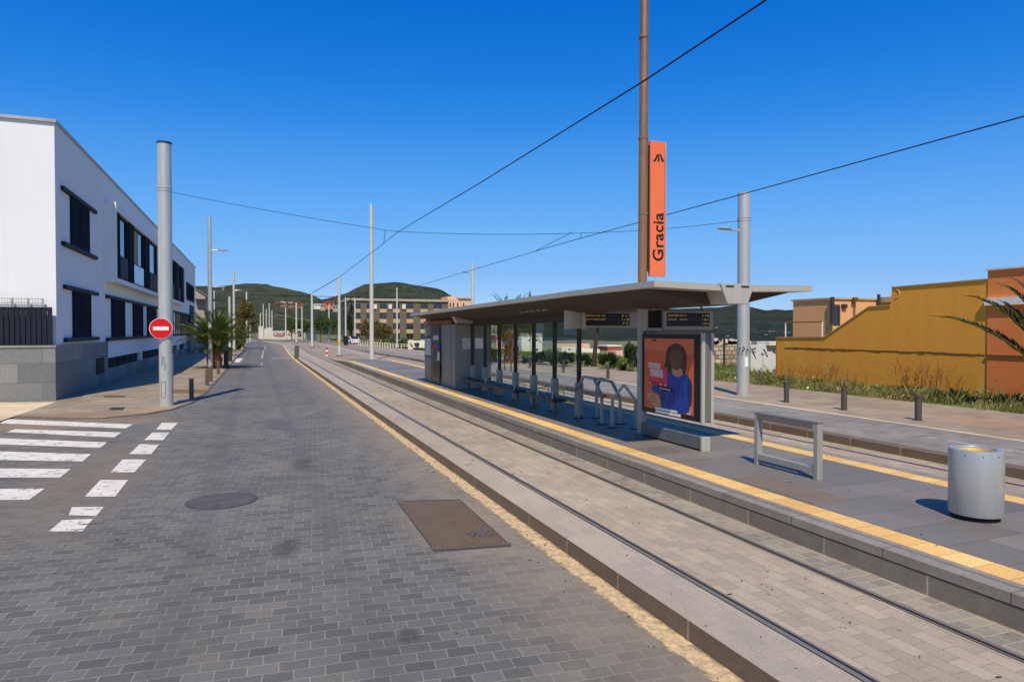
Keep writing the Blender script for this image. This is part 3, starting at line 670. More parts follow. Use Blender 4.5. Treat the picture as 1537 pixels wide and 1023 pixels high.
# long ground floor band of shutters under one lintel and over one sill
zt3 = zt2; zb3 = W(166, 506.3)[1]
la, lb = W(157.5, 400)[0], W(284, 400)[0]
mb = MB(); mb.box(BX+.001, BX+.13, la, lb, zt3, zt3+.17); mb.build('lintel', M['dark_metal'], wb)
mb = MB(); mb.box(BX+.001, BX+.14, la, lb, zb3-.17, zb3); mb.build('sill', M['dark_metal'], wb)
for a, b, sh in ((165.7, 184.7, 1), (198, 212, 1), (219.5, 232.5, 1), (239, 249, 1), (255, 258, 1), (262, 270, 0), (270.6, 277, 0), (278.2, 284, 0)):
    ya, yb = W(a, 400)[0], W(b, 400)[0]
    mb = MB(); mb.box(BX-.05, BX+.02, ya, yb, zb3, zt3); wn = mb.build('window', M['win_glass'], wb)
    mb = MB()
    if sh: slats(mb, BX+.02, BX+.1, ya, yb, zb3, zt3, 16); mb.build('shutter', M['shutter'], wn)
    else:
        for k in (0, .33, .66, 1): y = ya+.05+(yb-ya-.1)*k; mb.box(BX+.02, BX+.07, y-.06, y+.06, zb3, zt3)
        mb.box(BX+.02, BX+.065, ya, yb, zb3+1.0, zb3+1.12); mb.build('frame', M['dark_metal'], wn)
# projecting upper bay holding the long window bands
XB = -6.8
ba = W(175, 310, XB)[0]-.15; bb = W(277, 400, XB)[0]+.6
bzt = W(174, 303, XB)[1]; bzb = W(182, 426, XB)[1]; wzt = W(175.4, 316, XB)[1]; wzb = W(175.5, 416.5, XB)[1]
s0, s1 = W(238, 380, XB)[0], W(254, 380, XB)[0]
mb = MB(); mb.box(BX, XB, ba, bb, wzt, bzt); mb.box(BX, XB, ba, bb, bzb, wzb)
mb.box(BX, XB, ba, ba+.2, wzb, wzt); mb.box(BX, XB, bb-.5, bb, wzb, wzt); mb.box(BX, XB, s0+.3, s1-.2, wzb, wzt)
bay = mb.build('bay', M['white_wall'], wb)
def bay_leaf(a, b, what):
    ya, yb = W(a, 380, XB)[0], W(b, 380, XB)[0]; x0 = XB-.2
    mb = MB()
    if what == 's':
        mb.box(x0-.05, x0, ya, yb, wzb, wzt); wn = mb.build('window', M['win_glass'], bay)
        mb = MB(); slats(mb, x0+.02, x0+.14, ya, yb, wzb, wzt, 26); mb.build('shutter', M['shutter'], wb)
        return
    mb.box(x0-.04, x0, ya, yb, wzb, wzt); mb.build('window', M['interior'] if what == 'o' else M['win_glass'], bay)
    zm = wzb+(wzt-wzb)*.36
    mb = MB()
    for y in (ya, yb-.14): mb.box(x0+.001, x0+.09, y, y+.14, wzb, wzt)
    mb.box(x0+.001, x0+.085, ya+.14, yb-.14, zm-.05, zm+.07); mb.box(x0+.001, x0+.085, ya+.14, yb-.14, wzb, wzb+.12); mb.box(x0+.001, x0+.085, ya+.14, yb-.14, wzt-.12, wzt)
    mb.build('window_frame', M['dark_metal'], wb)
    mb = MB(); mb.box(x0+.09, x0+.11, ya+.18, yb-.18, wzb+.1, zm-.02); mb.build('balustrade', M['blue_glass'] if what == 'o' else M['dark_metal'], wb)
    if what == 'o':
        mb = MB(); mb.box(x0+.001, x0+.02, ya+(yb-ya)*.55, yb-.14, zm+.07, wzt-.12); mb.build('curtain', M['win_glass'], wb)
for a, b, w_ in ((176, 182.6, 's'), (182.8, 195.5, 'g'), (196, 203, 's'), (203.2, 218.4, 'o'), (218.8, 226.2, 's'), (226.4, 238, 'g'), (254, 258, 's'), (258.2, 264, 'g'), (264.2, 268, 's'), (268.2, 272.5, 'g'), (272.7, 276.5, 's')):
    bay_leaf(a, b, w_)
y0, z1 = W(279.5, 426); y1, z0 = W(290, 453)
mb = MB(); mb.box(BX-.02, BX+.02, y0, y1, z0, W(279.5, 424)[1]); wn = mb.build('window', M['win_glass'], wb); zt_ = W(279.5, 424)[1]
mb = MB()
for k in range(5): y = y0+(y1-y0)*k/4; mb.box(BX+.02, BX+.12, y-.12, y+.12, z0, zt_)
mb.box(BX+.02, BX+.11, y0, y1, z0-.1, z0+.1); mb.box(BX+.02, BX+.11, y0, y1, zt_-.1, zt_+.1); mb.build('frame', M['dark_metal'], wn)
ya, yb = W(284.6, 500)[0], W(290, 500)[0]
mb = MB(); mb.box(BX+.02, BX+.1, ya, yb, .1, W(285, 458)[1]); mb.build('door', M['dark_metal'], wb)
mb = MB(); mb.box(BX+.02, BX+.5, W(279.5, 500)[0], W(283.5, 500)[0], .1, 2.2); mb.build('meter_box', plain('grey_box', S(120, 126, 136), .6), wb)
# dark slatted railing standing on the plinth in front of the sunlit wall
rl = thing('slatted_railing', 'charcoal railing of upright slats standing on the stone plinth', 'railing', (-9, BY0-.3, 2.2))
zr = gY(40, 460.5, BY0-.3).z
mb = MB(); x = BX-20
while x < gY(77, 480, BY0-.3).x: mb.box(x, x+.145, BY0-.34, BY0-.24, 2.2, zr); x += .175
mb.build('slats', M['dark_metal'], rl)
mb = MB(); mb.box(BX-20, gY(77.5, 480, BY0-.3).x, BY0-.23, BY0-.2, zr-.12, zr-.04); mb.box(BX-20, gY(77.5, 480, BY0-.3).x, BY0-.23, BY0-.2, 2.25, 2.33); mb.build('cross_rail', M['black_mat'], rl)
zm = gY(40, 447.5, BY0-.2).z
xm = gY(64, 455, BY0-.2).x
mb = MB(); x = BX-20
while x < xm: mb.box(x, x+.012, BY0-.2, BY0-.19, zr-.1, zm); x += .09
for z in (zm, (zm+zr)/2): mb.box(BX-20, xm, BY0-.19, BY0-.175, z-.02, z)
for px in (18, 42, 64): x = gY(px, 455, BY0-.2).x; mb.box(x-.025, x+.025, BY0-.19, BY0-.15, zr-.4, zm)
mb.build('mesh_panel', plain('grey_mesh', S(150, 152, 156), .6), rl)
# lower grey house beyond it
gh = thing('grey_house', 'low grey rendered house with a sloping roof beyond the white building', 'house', (-8, 104, 0))
ga = 103; gxa = gY(294, 500, ga).x; gxb = gY(309, 500, ga).x
zl, zr_ = gY(296, 434, ga).z, gY(308, 446, ga).z
mb = MB(); mb.prism([Vector((gxa-10, ga, 0)), Vector((gxb, ga, 0)), Vector((gxb, ga, zr_)), Vector((gxa, ga, zl)), Vector((gxa-10, ga, zl+1.5))], (0, 12, 0)); mb.build('wall', M['grey_house'], gh)
mb = MB(); mb.prism([Vector((gxb+.4, ga-.15, zr_-.1)), Vector((gxb+.4, ga-.15, zr_+.12)), Vector((gxa, ga-.15, zl+.22)), Vector((gxa, ga-.15, zl))], (0, 12, 0)); mb.build('roof', M['steel_dk'], gh)
mb = MB(); p = gY(301, 505, ga); mb.box(p.x-.3, p.x+.3, ga-.05, ga-.01, p.z-.9, p.z+1.0); mb.build('window', M['win_glass'], gh)
a, b = gY(293, 449.5, ga-.6), gY(334, 450.5, ga-.6)
mb = MB(); mb.box(a.x, b.x, ga-.9, ga-.16, a.z-.18, a.z+.12); mb.build('canopy', M['bollard_dk'], gh)

# ------------------------------------------------------------------ poles
def lamp_arm(p, parent, arm, z, d=1):
    mb = MB(); mb.tube([(p[0], p[1], z), (p[0]+d*arm*.55, p[1], z+.02)], .035, 8); mb.build('arm', M['pole'], parent, smooth=True)
    mb = MB(); x0 = p[0]+d*arm*.45; i0 = len(mb.v)
    prof = [(0, .03, .04), (.12, .1, .07), (.35, .15, .08), (.7, .16, .07), (.93, .11, .05), (1, .03, .02)]
    L = arm*.62
    rows = []
    for (u, wd, hh) in prof:
        rows.append([(x0+d*L*u, p[1]+wd*math.cos(q*math.pi/4), z+.03+hh*math.sin(q*math.pi/4)*(.9 if q < 4 else .5)) for q in range(8)])
    for a, b in zip(rows, rows[1:]):
        for q in range(8): mb.face([a[q], a[(q+1) % 8], b[(q+1) % 8], b[q]])
    mb.face(rows[0]); mb.face(rows[-1]); mb.build('lamp_head', plain('lamp_head_grey', S(150, 154, 152), .4), parent)
# thick tram pole with the no entry sign
P1 = Vector((-3.05, 27.3, .035)); p1z = gY(247, 216.5, 27.3).z
tp = thing('tram_pole', 'thick silver tram pole carrying the red no entry sign', 'pole', tuple(P1))
MB().tube([P1, (P1.x, P1.y, p1z)], .235, 32).build('shaft', M['pole'], tp, smooth=True)
MB().tube([(P1.x, P1.y, p1z+.002), (P1.x, P1.y, p1z+.07)], .25, 32).build('cap', M['bollard_dk'], tp, smooth=True)
zc = gY(247, 286, 27.3).z
mb = MB()
for dz in (0, .1): mb.tube([(P1.x, P1.y, zc+dz-.03), (P1.x, P1.y, zc+dz+.01)], .25, 32)
mb.build('collar', M['pole'], tp, smooth=True)
p = gY(244, 588, 27.06); mb = MB(); a0 = math.atan2(p.y-P1.y, p.x-P1.x)
def on_pole(P, r, ang, z): return Vector((P.x+r*math.cos(ang), P.y+r*math.sin(ang), z))
acam = math.atan2(-P1.y, -P1.x)
# viewed from the street the door sits on the left flank
mb = MB()
for k in range(4):
    u0, u1 = acam-R(42)+R(9)*k, acam-R(42)+R(9)*(k+1)
    mb.face([on_pole(P1, .2385, u0, .35), on_pole(P1, .2385, u1, .35), on_pole(P1, .2385, u1, .92), on_pole(P1, .2385, u0, .92)])
mb.build('service_door', plain('door_grey', S(176, 178, 176), .5), tp)
mb = MB()
for z in (.345, .925): mb.tube([on_pole(P1, .24, acam-R(42)+R(6)*k, z) for k in range(7)], .006, 5)
for u in (-42, -6): mb.tube([on_pole(P1, .24, acam+R(u), z) for z in (.345, .925)], .006, 5)
mb.build('door_seam', M['bollard_dk'], tp)
def scribble(P, r, pts, parent, mat, w=.012):
    mb = MB()
    for ln in pts: mb.tube([on_pole(P, r, ang, z) for ang, z in ln], w, 5)
    mb.build('graffiti', mat, parent)
scribble(P1, .236, [[(acam-R(40), 1.95), (acam-R(5), 1.5), (acam-R(15), 1.35)], [(acam-R(38), 1.5), (acam-R(8), 1.85)], [(acam-R(30), 1.85), (acam-R(35), 1.6), (acam-R(12), 1.62), (acam-R(6), 1.4)]], tp, M['steel_dk'])
ns = thing('no_entry_sign', 'round red no entry sign with a white bar fixed to the thick silver pole', 'road sign', (P1.x, P1.y-.3, 2.85))
c = gY(241.5, 492.7, P1.y-.3); dv = (CP-c); dv.z = 0; dv.normalize(); tilt = dv.to_track_quat('Z', 'Y').to_matrix().to_4x4()
mx = Matrix.Translation(c) @ tilt
def disc(r, z0, z1, n=40): return [(mx @ Vector((r*math.cos(2*math.pi*k/n), r*math.sin(2*math.pi*k/n), z0))) for k in range(n)], (mx.to_3x3() @ Vector((0, 0, z1-z0)))
mb = MB(); mb.prism(*disc(.375, -.02, 0)); mb.build('rim', M['white'], ns)
mb = MB(); mb.prism(*disc(.36, .001, .006)); mb.build('face', M['red'], ns)
mb = MB(); mb.prism([mx @ Vector(q) for q in ((-.25, -.065, .0065), (.25, -.065, .0065), (.25, .065, .0065), (-.25, .065, .0065))], mx.to_3x3() @ Vector((0, 0, .004))); mb.build('white_bar', M['white'], ns)
mb = MB(); mb.box(-.03, .03, -.3, .3, -.1, -.02, mx); mb.build('bracket', M['steel_dk'], ns)
sb = MB(); p = gY(256.5, 526, P1.y); sb.box(P1.x+.2, P1.x+.32, P1.y-.07, P1.y+.07, p.z-.09, p.z+.12)
single(sb, 'signal_box', M['dark_metal'], 'small dark box clamped to the side of the thick silver pole', 'box', bevel=.01)
# thick pole on the far sidewalk with a street lamp
P2 = Vector((17.0, 20.1, FZ)); p2z = gY(1119.5, 290, 20.1).z
tp2 = thing('tram_pole', 'thick silver tram pole with a street lamp on the far sidewalk', 'pole', tuple(P2))
MB().tube([P2, (P2.x, P2.y, p2z)], .225, 32).build('shaft', M['pole'], tp2, smooth=True)
mb = MB(); zc = gY(1119, 331, 20.1).z
for dz in (0, .1): mb.tube([(P2.x, P2.y, zc+dz-.03), (P2.x, P2.y, zc+dz+.01)], .238, 32)
mb.build('collar', M['pole'], tp2, smooth=True)
lamp_arm((P2.x-.15, P2.y), tp2, .95, gY(1100, 345.5, 20.1).z, -1)
ac2 = math.atan2(-P2.y, -P2.x)
scribble(P2, .227, [[(ac2-R(50), 2.1), (ac2-R(30), 2.15), (ac2-R(38), 1.9)], [(ac2-R(12), 1.86), (ac2+R(2), 2.2), (ac2+R(14), 2.1), (ac2-R(2), 2.0)], [(ac2+R(25), 1.92), (ac2+R(38), 2.12), (ac2+R(52), 2.0)]], tp2, M['graf'], .016)
mb = MB()
for k in range(4): u0, u1 = ac2+R(15)+R(9)*k, ac2+R(15)+R(9)*(k+1); mb.face([on_pole(P2, .2275, u0, 1.45), on_pole(P2, .2275, u1, 1.45), on_pole(P2, .2275, u1, 1.8), on_pole(P2, .2275, u0, 1.8)])
mb.build('sticker', M['white'], tp2)
# slim lamp posts and catenary masts down the street
def slim(pxb, pyb, pyt, gz0, label, r0=.11, r1=.07, lamp=None, cat='pole', name='tram_pole', mat='pole_far', band=False, group='slim pale poles along the street'):
    b = gz(pxb, pyb, gz0); zt = gY(pxb, pyt, b.y).z
    o = thing(name, label, cat, tuple(b), group)
    MB().tube([b, (b.x, b.y, zt*.5), (b.x, b.y, zt)], [r0, (r0+r1)/2, r1], 12).build('shaft', M[mat], o, smooth=True)
    MB().tube([b, (b.x, b.y, b.z+.12)], r0*1.7, 12).build('base_plate', M['bollard_dk'], o, smooth=True)
    if lamp: lamp_arm((b.x, b.y), o, lamp[1], gY(pxb, lamp[0], b.y).z, lamp[2])
    if band: MB().tube([(b.x, b.y, band[0]), (b.x, b.y, band[1])], r0*1.15, 12).build('band', plain('yellow_band', S(206, 170, 60), .6), o, smooth=True)
    return o, b, zt
slim(316, 553, 326, .05, 'tall slim street lamp beside the palm on the left sidewalk', .16, .12, (375.5, 1.15, 1), 'street lamp', 'street_lamp', 'pole')
_, PA, PAz = slim(558, 542.5, 306, .06, 'tallest slim tram pole, standing at the end of the platform', .19, .14)
_, PB, PBz = slim(509.5, 534.5, 411, .06, 'slim tram pole with a yellow band between the two tracks', .17, .12, band=(1.3, 1.75))
_, PC, PCz = slim(468.5, 521.5, 441, .05, 'slim tram pole left of the yellow banded one between the tracks', .2, .15)
slim(445, 514.5, 454, .05, 'slim pale pole behind the brown post near the track bend', .2, .15)
slim(429, 511.5, 462, .05, 'slim pale pole in front of the graffiti covered white wall', .2, .15)
slim(596, 523, 432, .05, 'slim pale lamp post before the brown apartment block', .14, .1)
slim(709.5, 546, 395, .3, 'slim pale lamp post rising behind the shelter roof', .15, .1, (409.5, .75, -1), 'street lamp', 'street_lamp')
slim(351.5, 533, 408, .15, 'slim street lamp behind the two dark bollards, taller of the pair', .14, .1, (436, .8, 1), 'street lamp', 'street_lamp')
slim(345, 531, 445, .15, 'short pale pole close to the left edge of the taller street lamp', .14, .12)
slim(370.5, 516, 438, .15, 'slim pale pole at the kerb where the left sidewalk narrows', .18, .14)
slim(375.5, 515, 453, .15, 'thin lamp post just right of the pole at the narrowing kerb', .14, .12, (481, 1.0, 1), 'street lamp', 'street_lamp')
slim(322, 520, 436, .1, 'pale pole half hidden by the palm on the left sidewalk', .12, .1)
for px, pt, lab in ((391, 470, 'leftmost of the distant poles before the white wall'), (395.5, 456, 'distant pole second from the left before the white wall'), (400, 463, 'distant pole third from the left before the white wall'), (404.5, 455, 'tallest distant pole before the middle of the white wall'), (408.5, 466, 'rightmost of the distant poles before the white wall')):
    slim(px, 507.5, pt, .0, lab, .2, .16, group='distant poles at the end of the street')
for px, pb, pt, lab in ((453.5, 512, 461, 'pale pole right of the distant graffiti, nearest to it'), (494, 514, 458, 'pale pole under the hillside house between two trees'), (519, 517, 446, 'pale pole left of the dark tall conifers'), (533, 516, 447, 'pale pole behind the white car')):
    slim(px, pb, pt, .03, lab, .17, .14)

# ------------------------------------------------------------------ tram shelter
PZ = .5; SX = 7.95
sh = thing('tram_shelter', 'long grey tram shelter with an overhanging roof and glass screen on the platform', 'shelter', (SX, 16, PZ))
RY0, RY1 = 9.76, 29.0
def dip(y): return -.13*max(0, (y-13)/16)
rprof = [(6.37, 3.645), (6.37, 3.535), (6.52, 3.53)]
def sweep(prof, ys, name, mat, parent, closed=True, **k):
    mb = MB(); n = len(prof)
    for a, b in zip(ys, ys[1:]):
        for i in range(n if closed else n-1):
            j = (i+1) % n; p, q = prof[i], prof[j]
            mb.face([(p[0], a, p[1]+dip(a)), (q[0], a, q[1]+dip(a)), (q[0], b, q[1]+dip(b)), (p[0], b, p[1]+dip(b))])
    if closed:
        for y in (ys[0], ys[-1]): mb.face([(p[0], y, p[1]+dip(y)) for p in prof])
    return mb.build(name, mat, parent, **k)
ysr = [RY0, 13, 17, 21, 25, RY1]
roof = sweep([(6.37, 3.645), (6.37, 3.535), (6.46, 3.535), (7.75, 3.5), (8.45, 3.5), (9.8, 3.535), (9.88, 3.535), (9.88, 3.645), (8.45, 3.615), (7.78, 3.615)], ysr, 'roof', M['alu'], sh)
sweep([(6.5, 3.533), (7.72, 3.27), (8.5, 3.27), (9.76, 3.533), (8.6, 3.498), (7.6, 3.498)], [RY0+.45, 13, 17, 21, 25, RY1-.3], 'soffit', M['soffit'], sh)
mb = MB(); mb.prism([Vector((x, RY0-.03, z)) for x, z in ((7.72, 3.63), (7.88, 3.27), (8.33, 3.27), (8.48, 3.63))], (0, .6, 0)); br = mb.build('end_bracket', M['alu'], roof, bevel=.008)
mb = MB()
for x in (7.84, 8.18): mb.box(x, x+.17, RY0-.036, RY0-.031, 3.565, 3.595)
mb.build('slot', M['gap'], roof)
mb = MB()
for y in (13.6, 17.5, 21.4, 25.3): mb.box(6.368, 6.372, y-.004, y+.004, 3.535+dip(y), 3.645+dip(y))
mb.build('fascia_joint', M['gap'], roof)
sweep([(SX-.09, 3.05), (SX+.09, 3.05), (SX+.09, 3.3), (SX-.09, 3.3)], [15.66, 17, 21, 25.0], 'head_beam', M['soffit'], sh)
mb = MB()
for k in range(5): y = 16.2+k*.42; mb.box(7.2, 7.28, y, y+.22, 3.34+dip(y), 3.38+dip(y))
mb.build('light_strip', plain('lamp_lens', S(150, 146, 138), .4), sh)
mb = MB(); mb.prism([Vector((x, 24.6, z)) for x, z in ((7.25, 3.06), (7.95, 3.04), (7.95, 3.3), (7.1, 3.3))], (0, .35, 0)); mb.build('speaker_housing', M['alu'], sh)
# machine cabin at the far end
mb = MB(); mb.box(7.26, 8.75, 25.0, 30.0, PZ, 3.02); cab = mb.build('cabin', M['cabin'], sh, bevel=.01)
mb = MB(); mb.box(7.22, 7.2599, 25.4, 30.03, 3.03, 3.2); mb.box(7.22, 8.7, 30.0, 30.03, 3.03, 3.2); mb.build('fascia_board', M['wood'], cab)
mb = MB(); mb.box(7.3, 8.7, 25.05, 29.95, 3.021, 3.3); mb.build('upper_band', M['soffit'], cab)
def cy(px): return gX(px, 520, 7.26).y
mb = MB()
for px in (662, 677): y = cy(px); mb.box(7.254, 7.2595, y-.012, y+.012, PZ, 3.02)
mb.build('panel_seam', M['gap'], cab)
tm = thing('ticket_machine', 'dark ticket machine with a colourful screen set in the shelter cabin wall', 'ticket machine', (7.25, cy(655), PZ))
y0, y1 = cy(661.5), cy(649)
MB().box(7.19, 7.258, y0, y1, .58, 2.98).build('body', plain('machine_dark', S(88, 86, 88), .4), tm, bevel=.01)
def mrect(pa, pb, ya_, yb_, x, nm, mat):
    a, b = gX(pa, ya_, x), gX(pb, yb_, x); MB().box(x-.012, x, b.y, a.y, b.z, a.z).build(nm, mat, tm)
mrect(650.5, 658, 503, 510, 7.187, 'notice', M['paper']); mrect(650, 655.5, 516, 522.5, 7.187, 'screen', M['p_red']); mrect(655.7, 660.5, 516, 522.5, 7.187, 'screen', M['p_blue'])
mrect(652, 660.5, 524, 537, 7.187, 'keypad', M['bollard']); mrect(656.5, 660, 528, 541, 7.17, 'coin_slot', M['paper']); mrect(650, 660.5, 543, 566, 7.187, 'tray', M['black'])
nb = thing('notice_board', 'black framed timetable board at the far end of the shelter cabin', 'notice board', (7.25, cy(642), 1.5))
a, b = gX(637.6, 505, 7.2), gX(647.8, 536, 7.2)
MB().box(7.2, 7.258, b.y, a.y, b.z, a.z).build('frame', M['black'], nb); MB().box(7.19, 7.1995, b.y+.1, a.y-.1, b.z+.07, a.z-.07).build('sheet', M['paper'], nb)
def sheet(px0, px1, py0, py1, Y, lab, X=None):
    a = gY(px0, py0, Y) if X is None else gX(px0, py0, X); b = gY(px1, py1, Y) if X is None else gX(px1, py1, X)
    mb = MB(); mb.cur = 0
    (mb.box(a.x, b.x, Y-.006, Y-.001, b.z, a.z) if X is None else mb.box(X-.006, X-.001, b.y, a.y, b.z, a.z)); mb.cur = 1
    random.seed(int(px0))
    n = 8
    for k in range(n):
        z = a.z-(a.z-b.z)*(k+1)/(n+1.5)
        w_ = random.uniform(.45, .85)
        if X is None: mb.box(a.x+(b.x-a.x)*.12, a.x+(b.x-a.x)*w_, Y-.008, Y-.0061, z-.012, z)
    single(mb, 'notice_sheet', [M['paper'], plain('faint_print', S(160, 162, 164), .7)], lab, 'notice', 'printed notices at the shelter cabin')
sheet(694, 706.5, 507, 523.5, 24.995, 'white printed notice on the dark cabin end wall')
sheet(713.5, 725, 507, 523, None, 'white printed notice stuck on the first glass pane', SX-.02)
# posts and glass panes
posts = [24.93, 23.39, 21.84, 20.30, 18.77, 17.25, 15.72]
for i, y in enumerate(posts):
    mb = MB(); mb.box(SX-.06, SX+.06, y-.028, y+.028, PZ, 3.05); ps = mb.build('post', M['bollard_dk'], sh, bevel=.006)
    mb = MB(); mb.box(SX-.11, SX+.11, y-.065, y+.065, PZ+.02, PZ+.92); mb.build('shoe', M['steel'], ps, bevel=.03)
    mb = MB(); mb.box(SX-.19, SX+.19, y-.14, y+.14, PZ, PZ+.02); mb.build('base_plate', M['steel_dk'], ps)
for a, b in zip(posts, posts[1:]):
    mb = MB(); mb.box(SX-.006, SX+.006, b+.05, a-.05, PZ+.3, 3.04); pn = mb.build('glass_pane', M['glass'], sh)
    mb = MB(); mb.box(SX-.02, SX+.02, b+.1, a-.1, PZ+.27, PZ+.3); mb.build('glass_rail', M['steel_dk'], pn)
mb = MB(); mb.tube([(SX-.22, 25, PZ+.46), (SX-.22, 15.6, PZ+.46)], .03, 8); mb.build('back_rail', M['steel_dk'], sh)
def bench(y0, y1, lab):
    o = thing('bench', lab, 'bench', (7.62, y0, PZ))
    mb = MB(); mb.box(7.36, 7.78, y0, y1, PZ+.38, PZ+.46); mb.build('seat', M['seat'], o, bevel=.012)
    n = 3 if y1-y0 > 4 else 2
    for k in range(n):
        y = y0+.35+(y1-y0-.7)*k/(n-1)
        mb = MB(); mb.box(7.56, 7.64, y-.03, y+.03, PZ, PZ+.38); mb.build('leg', M['steel_dk'], o)
    for y in (y0+.1, y0+(y1-y0)*.5):
        mb = MB(); mb.tube([(7.4, y, PZ+.46), (7.4, y, PZ+.66), (7.72, y, PZ+.7), (7.76, y, PZ+.46)], .018, 8); mb.build('armrest', M['alu'], o)
bench(18.9, 24.6, 'long dark bench under the glass screen, next to the cabin')
bench(16.1, 18.3, 'shorter dark bench under the glass screen, nearer the leaning rails')
# brown mast: it stands on the platform, passes the roof and carries sign and displays
ms = thing('mast', 'tall brown mast rising through the shelter roof into the sky', 'mast', (SX, 12.66, PZ))
MB().tube([(SX, 12.66, PZ), (SX, 12.66, 3.3)], .105, 24).build('column', M['steel'], ms, smooth=True)
MB().tube([(SX, 12.66, 3.3), (SX+.02, 12.66, 7.0)], .1, 24).build('lower_tube', M['copper'], ms, smooth=True)
MB().tube([(SX+.02, 12.66, 7.0), (SX+.05, 12.66, 15.5)], .094, 24).build('upper_tube', M['copper'], ms, smooth=True)
for z in (5.35, 7.0, 9.2): MB().tube([(SX+.015, 12.66, z-.03), (SX+.015, 12.66, z+.03)], .108, 24).build('ring', M['copper'], ms)
MB().lathe(SX, 12.66, [(.17, PZ), (.17, PZ+.02), (.13, PZ+.03)], 24).build('base_plate', M['steel_dk'], ms)
sg = thing('name_sign', 'tall narrow orange stop sign with dark lettering, fixed to the brown mast', 'sign', (8.3, 12.6, 3.95))
a, b = gY(976.3, 210.5, 12.6), gY(997, 415, 12.6)
mb = MB(); mb.box(a.x, b.x, 12.6, 12.68, b.z, a.z); mb.build('panel', M['orange_sign'], sg, bevel=.006)
mb = MB(); mb.box(b.x+.001, b.x+.035, 12.59, 12.69, b.z-.005, a.z+.005); mb.build('edge_trim', plain('pale_trim', S(206, 140, 108), .5), sg)
mb = MB()
for z in (b.z+.15, (a.z+b.z)/2-.1, a.z-.2): mb.box(SX+.09, a.x-.001, 12.62, 12.66, z-.03, z+.03)
mb.box(a.x-.03, a.x-.002, 12.61, 12.67, b.z+.1, a.z-.1); mb.build('bracket', M['bollard_dk'], sg)
W_ = b.x-a.x
cu = bpy.data.curves.new('lettering', 'FONT'); cu.body = 'Gracia'; cu.size = .33; cu.offset = .006; cu.extrude = .002; cu.space_character = 1.06
tmp = bpy.data.objects.new('lettering', cu); COL.objects.link(tmp); bpy.context.view_layer.update()
me = bpy.data.meshes.new_from_object(tmp); bpy.data.objects.remove(tmp)
xs = [v.co.x for v in me.vertices]; ys_ = [v.co.y for v in me.vertices]
L0 = gY(988, 391.5, 12.6).z; L1 = gY(988, 319, 12.6).z; kx = (L1-L0)/(max(xs)-min(xs)); bx = gY(996.0, 350, 12.6).x; tx = gY(979.5, 350, 12.6).x
ky = (bx-tx)/(max(ys_)-min(ys_))
for v in me.vertices:
    x, y, z = v.co; v.co = (bx-(y-min(ys_))*ky-8.3, -.002-z, L0+(x-min(xs))*kx-3.95)
me.materials.append(M['ink']); lo = bpy.data.objects.new('lettering', me); COL.objects.link(lo); lo.parent = sg
mb = MB(); Yq = 12.597
def sgp(px, py): p = gY(px, py, 12.6); return Vector((p.x, Yq, p.z))
for poly in (((985.6, 231.5), (987.6, 231.5), (986.6, 236.5), (983.6, 242.3), (979.9, 242.3), (984, 236.5)), ((987.7, 231.5), (989.7, 231.5), (989.7, 242.5), (987.3, 242.5)), ((990.6, 231.5), (992.4, 231.5), (993.6, 236.5), (997.0, 242.5), (993.6, 242.5), (991.2, 237))):
    mb.prism([sgp(x, y) for x, y in poly], (0, -.004, 0))
mb.build('emblem', M['ink'], sg)
# two display boxes
def rows(par, x0, x1, z0, z1, Y, seed, rl=((.03, .45), (.82, .97))):
    random.seed(seed)
    h = (z1-z0)
    for r_, zc in enumerate((.8, .5, .2)):
        for c_i, (u0, u1) in enumerate(rl):
            if r_ == 2 and c_i == 0: continue
            u = u0; mb = MB()
            while u < u1:
                wv = random.choice((.012, .016, .02)); hh = random.choice((.55, .8, 1.0))*.085*h
                if random.random() < .86: mb.box(x0+(x1-x0)*u, x0+(x1-x0)*(u+wv), Y-.004, Y-.002, z0+h*zc-hh, z0+h*zc+hh)
                u += wv+.007
            if mb.v: mb.build('glowing_text', M['amber'], par)
def display(nm, lab, Y, pa, pb, ya, yb, face, seed, left=None):
    a, b = gY(pa, ya, Y), gY(pb, yb, Y); fa, fb = gY(face[0], face[2], Y), gY(face[1], face[3], Y)
    o = thing(nm, lab, 'display', (a.x, Y, b.z))
    mb = MB(); mb.box(a.x, b.x, Y, Y+.34, b.z, a.z); mb.build('housing', M['steel'], o, bevel=.03)
    mb = MB(); mb.box(fa.x, fb.x, Y-.006, Y-.001, fb.z, fa.z); sc_ = mb.build('screen', M['black'], o)
    rows(sc_, fa.x, fb.x, fb.z, fa.z, Y-.006, seed)
    mb = MB(); zc = (a.z+3.3)/2
    for x in (a.x+.2, b.x-.2): mb.tube([(x, Y+.17, a.z-.02), (x, Y+.17, 3.4)], .025, 8)
    mb.build('hanger', M['steel'], o)
    return o, a, b
d1, a, b = display('departure_display', 'departure display with a rounded pale end, hanging left of the brown mast', 15.4, 876, 957.5, 466, 492, (877.5, 945, 469.5, 488.5), 3)
l0 = gY(854.5, 480, 15.3); mb = MB()
n = 14; prof = []
for k in range(n+1): u = math.pi*(.5+k/n); prof.append((l0.x+.2+.2*math.cos(u), math.sin(u)))
mb.prism([Vector((x, 15.4+.17+.2*s_*.95, b.z-.02)) for x, s_ in prof]+[Vector((a.x-.002, 15.37, b.z-.02)), Vector((a.x-.002, 15.76, b.z-.02))][::1], (0, 0, a.z-b.z+.06)); mb.build('end_cap', M['alu'], d1)
mb = MB(); mb.prism([Vector((a.x-.09, 15.3, b.z-.03)), Vector((a.x+.04, 15.34, b.z-.03)), Vector((a.x+.02, 15.34, a.z+.03)), Vector((a.x-.09, 15.3, a.z+.03))], (0, .05, 0)); mb.build('bezel', M['bin'], d1)
